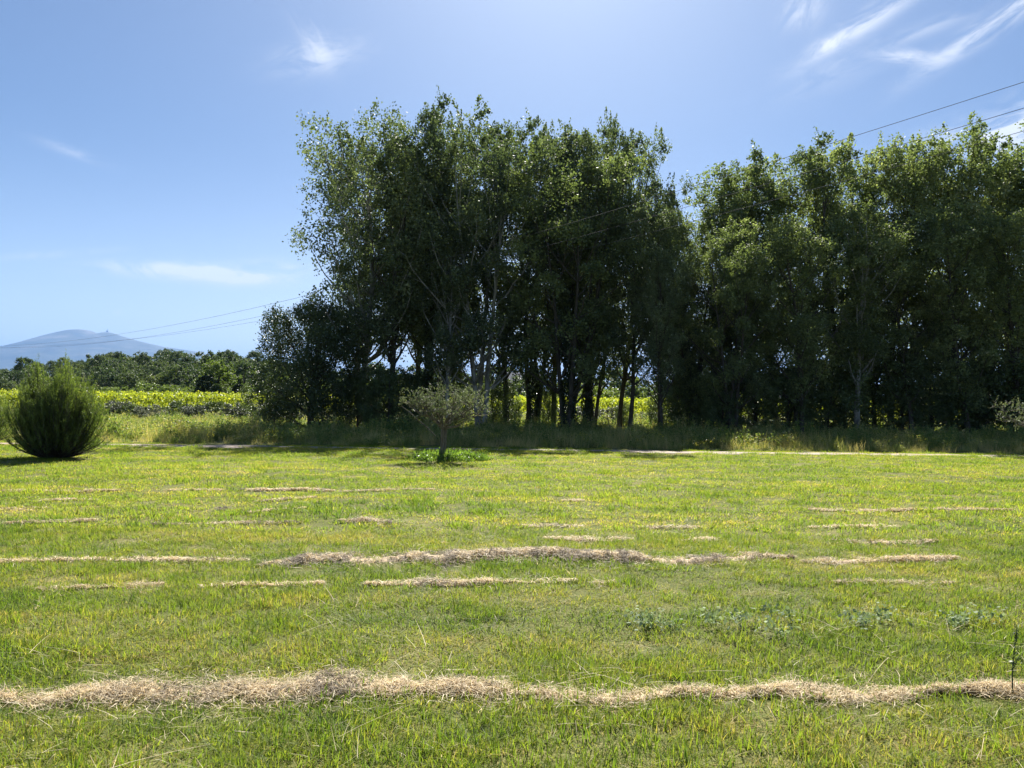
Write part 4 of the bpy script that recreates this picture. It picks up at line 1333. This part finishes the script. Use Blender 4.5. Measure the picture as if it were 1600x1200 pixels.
# lawn tufts
rng = np.random.default_rng(77)
near_p, far_p = [], []
for i in range(4):
    V, F, t = blades(rng, 175, .18, (.04, .055, .048, .066)[i], .0046, lean=(1.1, .75, .9, .6)[i], seg=3)
    near_p.append(proto_obj('grass_tuft', V, F, t, M_GRASS))
V, F, t = blades(rng, 46, .16, .1, .0056, lean=.55, seg=3)
near_p.append(proto_obj('tall_tuft', V, F, t * .45, M_GRASS))
V, F, t = blades(rng, 110, .22, .035, .003, lean=2.4, curl=.1, seg=2)
near_p.append(proto_obj('clipping_tuft', V, F, .75 + t * .5, M_GRASS))
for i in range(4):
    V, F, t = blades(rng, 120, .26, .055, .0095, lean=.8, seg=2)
    far_p.append(proto_obj('far_grass_tuft', V, F, t, M_FGRASS_LIT))
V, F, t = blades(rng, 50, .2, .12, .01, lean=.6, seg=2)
far_p.append(proto_obj('far_tall_tuft', V, F, t * .4, M_FGRASS_LIT))
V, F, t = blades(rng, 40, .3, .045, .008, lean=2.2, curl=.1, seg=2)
far_p.append(proto_obj('far_clipping', V, F, .75 + t * .5, M_FGRASS_LIT))


def wedge(y0, y1, dens_, rng, side=.74, pad=.6):
    """random points on the ground between two depths, a bit wider than the view"""
    hw = side * y1 + pad
    n = int((y1 - y0) * 2 * hw * dens_)
    x = rng.uniform(-hw, hw, n); y = rng.uniform(y0, y1, n)
    k_ = np.abs(x) < side * y + pad
    return x[k_], y[k_]


def noise2(x, y, seed=0):
    return (np.sin(x * .9 + seed) * np.sin(y * 1.3 + seed * 2) + np.sin(x * 2.3 + y * 1.1 + seed) * .6 + np.sin(x * .37 - y * .9 + 3 * seed) * .8) / 2.4


def lawn(name, protos, bands, np_):
    X, Y = [], []
    for y0, y1, dn in bands:
        x, y = wedge(y0, y1, dn, rng); X.append(x); Y.append(y)
    x = np.concatenate(X); y = np.concatenate(Y)
    ok = ~in_windrow(x, y)
    x, y = x[ok], y[ok]
    n = len(x)
    k_ = rng.integers(0, 4, n)
    nn = noise2(x, y, 1.7)
    k_ = np.where((rng.random(n) < .05 + .16 * np.clip(nn, 0, 1)), 4, k_)
    k_ = np.where((rng.random(n) < .07 + .24 * np.clip(-nn, 0, 1)), 5, k_)
    rot = np.stack([rng.normal(0, .06, n), rng.normal(0, .06, n), rng.uniform(0, 6.283, n)], -1)
    hs_ = (.82 + .26 * noise2(x * 1.6, y * 1.6, 4.2)) * rng.uniform(.72, 1.15, n)
    sc = np.stack([rng.uniform(.85, 1.15, n)] * 2 + [hs_], -1)
    return gn_scatter(name, np.stack([x, y, lawn_z(x, y)], -1), rot, sc, k_, protos)


tag(lawn('lawn_grass', near_p, [(2.2, 5.0, 88), (5.0, 9.5, 64)], 0), 'short mown green and yellowish grass of the near lawn', 'grass')
tag(lawn('far_lawn_grass_lit', far_p, [(9.5, 16, 26), (16, 24.95, 19)], 0), 'bright sunlit mown grass of the far lawn up to the track', 'grass')

# meadow and weeds between the track and the trees
wp = []
for i in range(3):
    V, F, t = blades(rng, 70, .3, .42, .012, lean=.3, curl=.7, seg=3)
    wp.append(proto_obj('weed_tuft', V, F, .1 + t * .6, M_WEED))
V, F, t = blades(rng, 45, .28, .68, .008, lean=.22, curl=.5, seg=3)
wp.append(proto_obj('seed_grass', V, F, .55 + t * .5, M_WEED))


def herb(seed, h, nst, nl):
    r_ = np.random.default_rng(seed); parts = []; P = []; tn = []
    for i in range(nst):
        tp, _ = wander((r_.normal() * .12, r_.normal() * .12, 0), (r_.normal() * .25, r_.normal() * .25, 1), h * r_.uniform(.6, 1.1), 5, .06, .1, r_)
        parts.append(tube(tp, np.linspace(.006, .003, 5), 3))
        q = r_.uniform(.3, 3.99, nl); j = q.astype(int)
        P.append(tp[j] + (tp[j + 1] - tp[j]) * (q - j)[:, None] + r_.normal(size=(nl, 3)) * .05)
    V1, F1 = join(parts); P = np.concatenate(P)
    V2, F2 = leaf_quads(P, .075, r_, wid=.5)
    V, F = join([(V1, F1), (V2, F2)])
    tt = np.concatenate([np.full(len(V1), .7), np.repeat(r_.uniform(0, .6, len(P)), 4)])
    return V, F, tt


for i in range(3):
    V, F, t = herb(500 + i, .75 if i else .5, 9, 26)
    wp.append(proto_obj('herb', V, F, t, M_WEED))
x1, y1 = wedge(27.0, 30.5, 7.0, rng, pad=3); x2, y2 = wedge(30.5, 56, 3.4, rng, pad=2)
x = np.concatenate([x1, x2]); y = np.concatenate([y1, y2])
n = len(x)
edge = 26.9 + .4 * noise2(x * 1.5, y * 0, 2) + .3 * rng.random(n)
k_ = y > edge
x, y = x[k_], y[k_]; n = len(x)
dry = rng.random(n) < np.clip((31.5 - y) / 4 + .35 * noise2(x, y, 9), .06, .75)
pk = np.where(dry, rng.choice([3, 3, 3, 4, 5], n), rng.choice(7, n, p=[.24, .22, .2, .04, .1, .1, .1]))
hsc = np.clip(.78 + .5 * noise2(x * .8, y * .8, 5) + .3 * noise2(x * 2.6, y * 2.1, 11), .3, 1.6) * np.where(y < 28.2, .55, 1.0) * np.where((x < -7) & (y > 34), .75, 1) * rng.uniform(.7, 1.25, n)
rot = np.stack([rng.normal(0, .08, n), rng.normal(0, .08, n), rng.uniform(0, 6.283, n)], -1)
tag(gn_scatter('verge_weeds', np.stack([x, y, np.zeros(n)], -1), rot, np.stack([hsc ** .5 * 1.1, hsc ** .5 * 1.1, hsc], -1), pk, wp),
    'tall weeds and dry grasses between the gravel track and the trees', 'weeds')
# ragged grass along and inside the track
x = rng.uniform(-36, 36, 5200); y = np.where(rng.random(5200) < .4, 25.25 + rng.normal(0, .14, 5200), np.where(rng.random(5200) < .3, 25.85 + rng.normal(0, .16, 5200), 26.5 + rng.normal(0, .2, 5200)))
k_ = noise2(x, y * 0, 7) + rng.normal(0, .4, 5200) > -.15
x, y = x[k_], y[k_]; n = len(x)
rot = np.stack([np.zeros(n), np.zeros(n), rng.uniform(0, 6.283, n)], -1); sc = rng.uniform(.35, 1.0, n)
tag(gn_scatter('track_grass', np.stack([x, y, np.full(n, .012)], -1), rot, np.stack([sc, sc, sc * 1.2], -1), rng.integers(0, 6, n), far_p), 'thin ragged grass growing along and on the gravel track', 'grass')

# leafy weeds round the olive foot, grey clover patches, and the broad leaves
bp_ = []
for i in range(3):
    r_ = np.random.default_rng(600 + i)
    P = np.stack([r_.normal(0, .11, 150), r_.normal(0, .11, 150), np.abs(r_.normal(.05, .06, 150)) + .01], -1)
    V, F = leaf_quads(P, .07, r_, wid=.55, nbias=1.0)
    bp_.append(proto_obj('leafy_weed', V, F, np.repeat(r_.uniform(0, 1, 150), 4), M_BROAD))
c = gpt(700, 719)
n = 120
x = c.x + rng.uniform(-1.15, 1.25, n) * rng.random(n) ** .5; y = c.y + rng.normal(.0, .4, n)
rot = np.stack([np.zeros(n), np.zeros(n), rng.uniform(0, 6.283, n)], -1); sc = rng.uniform(.45, .85, n)
tag(gn_scatter('leafy_weeds', np.stack([x, y, lawn_z(x, y)], -1), rot, np.stack([sc, sc, sc * 1.5], -1), rng.integers(0, 3, n), bp_), 'patch of fresh green leafy weeds round the foot of the small olive tree', 'weeds')
M_CLOV = leaf_mat('grey_clover', [(0, (.14, .19, .1)), (1, (.27, .33, .18))], trans=.3, rough=.7, spec=.15, nscale=2, namp=.2, tcol=(1.1, 1.15, .8))
cp_ = []
for i in range(2):
    r_ = np.random.default_rng(640 + i)
    P = np.stack([r_.normal(0, .07, 60), r_.normal(0, .07, 60), np.abs(r_.normal(.06, .02, 60)) + .01], -1)
    V, F = leaf_quads(P, .032, r_, wid=.7, nbias=1.4)
    cp_.append(proto_obj('clover', V, F, np.repeat(r_.uniform(0, 1, 60), 4), M_CLOV))
XY = []
for (cx, cy_, nx, sx_, sy_) in ((1350, 975, 8, .5, .1), (1000, 985, 3, .3, .07), (1200, 985, 3, .3, .1)):
    c = gpt(cx, cy_)
    XY.append(np.stack([c.x + rng.normal(0, sx_, nx), c.y + rng.normal(0, sy_, nx)], -1))
XY = np.concatenate(XY); n = len(XY)
rot = np.stack([np.zeros(n), np.zeros(n), rng.uniform(0, 6.283, n)], -1); sc = rng.uniform(.6, 1.2, n)
tag(gn_scatter('clover_patches', np.concatenate([XY, lawn_z(XY[:, 0], XY[:, 1])[:, None]], 1), rot, np.stack([sc] * 3, -1), rng.integers(0, 2, n), cp_), 'greyish clover patches in the near lawn', 'clover')

# loose straw lying over the near lawn
sp_ = []
for i in range(3):
    r_ = np.random.default_rng(660 + i)
    V, F, t = blades(r_, 16, .2, .05, .0016, lean=2.2, curl=.5, seg=3)
    V[:, 2] = V[:, 2] * .5 + .045
    sp_.append(proto_obj('loose_straw', V, F, .35 + t * .6, M_STRAW))
x, y = wedge(2.3, 12, 9, rng)
near_w = np.zeros(len(x))
for (P, cum, hw, hh) in WLINES:
    yl = np.interp(x, P[:, 0], P[:, 1], left=-99, right=-99); near_w = np.maximum(near_w, np.exp(-((y - yl) / .38) ** 2) * (hh > .03))
k_ = rng.random(len(x)) < .2 + .35 * np.clip(noise2(x * 1.3, y * 1.3, 8), 0, 1) + .6 * near_w
x, y = x[k_], y[k_]; n = len(x)
rot = np.stack([rng.normal(0, .1, n), rng.normal(0, .1, n), rng.uniform(0, 6.283, n)], -1)
sc = rng.uniform(.6, 1.3, n)
tag(gn_scatter('loose_straw', np.stack([x, y, lawn_z(x, y)], -1), rot, np.stack([sc] * 3, -1), rng.integers(0, 3, n), sp_), 'loose dry straw stalks scattered over the mown grass', 'straw')

# tall dark weed stem at the right foreground
c = gpt(1582, 1086)
ws = thing('weed_stem', 'single tall dark weed stem with small leaves at the right end of the straw windrow', 'weed', (c.x, c.y, 0))
r_ = np.random.default_rng(3)
st1 = np.array([(0, 0, 0), (.0, 0, .1), (.012, .01, .2), (.025, .01, .3), (.032, .01, .37)])
V, F = tube(st1, [.004, .0035, .003, .0025, .002], 5)
st2 = np.array([(.008, 0, .15), (.03, 0, .2), (.05, .0, .235)]); V2, F2 = tube(st2, [.002, .002, .001], 4)
V, F = join([(V, F), (V2, F2)])
obj('stem', mesh_from('stem', V, F, M_SHRUB, smooth=True), parent=ws)
q = r_.uniform(1.2, 3.99, 90); j = q.astype(int)
P = st1[j] + (st1[j + 1] - st1[j]) * (q - j)[:, None] + r_.normal(size=(90, 3)) * .006
P = np.concatenate([P, st2[1] + r_.normal(size=(14, 3)) * .012])
V, F = leaf_quads(P, .02, r_, wid=.45)
obj('foliage', mesh_from('foliage', V, F, M_SHRUB, np.repeat(r_.uniform(0, 1, len(P)), 4)), parent=ws)

# yellow-topped weeds along the track
M_YEL = leaf_mat('yellow_flower', [(0, (.5, .42, .05)), (1, (.75, .65, .12))], trans=.4)
fl = []
for i in range(2):
    r_ = np.random.default_rng(700 + i)
    P = np.stack([r_.normal(0, .16, 26), r_.normal(0, .16, 26), r_.uniform(.28, .55, 26)], -1)
    V, F = leaf_quads(P, .035, r_, wid=.9, nbias=1)
    fl.append(proto_obj('flower_head', V, F, np.repeat(r_.uniform(0, 1, 26), 4), M_YEL))
x, y = wedge(27, 33, .5, rng)
n = len(x)
rot = np.stack([np.zeros(n), np.zeros(n), rng.uniform(0, 6.283, n)], -1); sc = rng.uniform(.6, 1.1, n)
tag(gn_scatter('weed_flowers', np.stack([x, y, np.zeros(n)], -1), rot, np.stack([sc] * 3, -1), rng.integers(0, 2, n), fl), 'scattered small yellow flower heads among the weeds along the track', 'flowers')

# ------------------------------------------------------------------ haze
V, F = boxv(-45000, 45000, -3000, 45000, -8, 2150)
hm, nt, o_ = base_mat('haze')
pv = N(nt, 'ShaderNodeVolumePrincipled')
pv.inputs['Color'].default_value = (.215, .43, .86, 1)
pv.inputs['Density'].default_value = 3.9e-5
pv.inputs['Anisotropy'].default_value = .0
nt.links.new(pv.outputs[0], o_.inputs['Volume'])
hz = obj('haze', mesh_from('haze', V, F, hm))
tag(hz, 'thin blue summer haze over the far land', 'haze', kind='stuff')
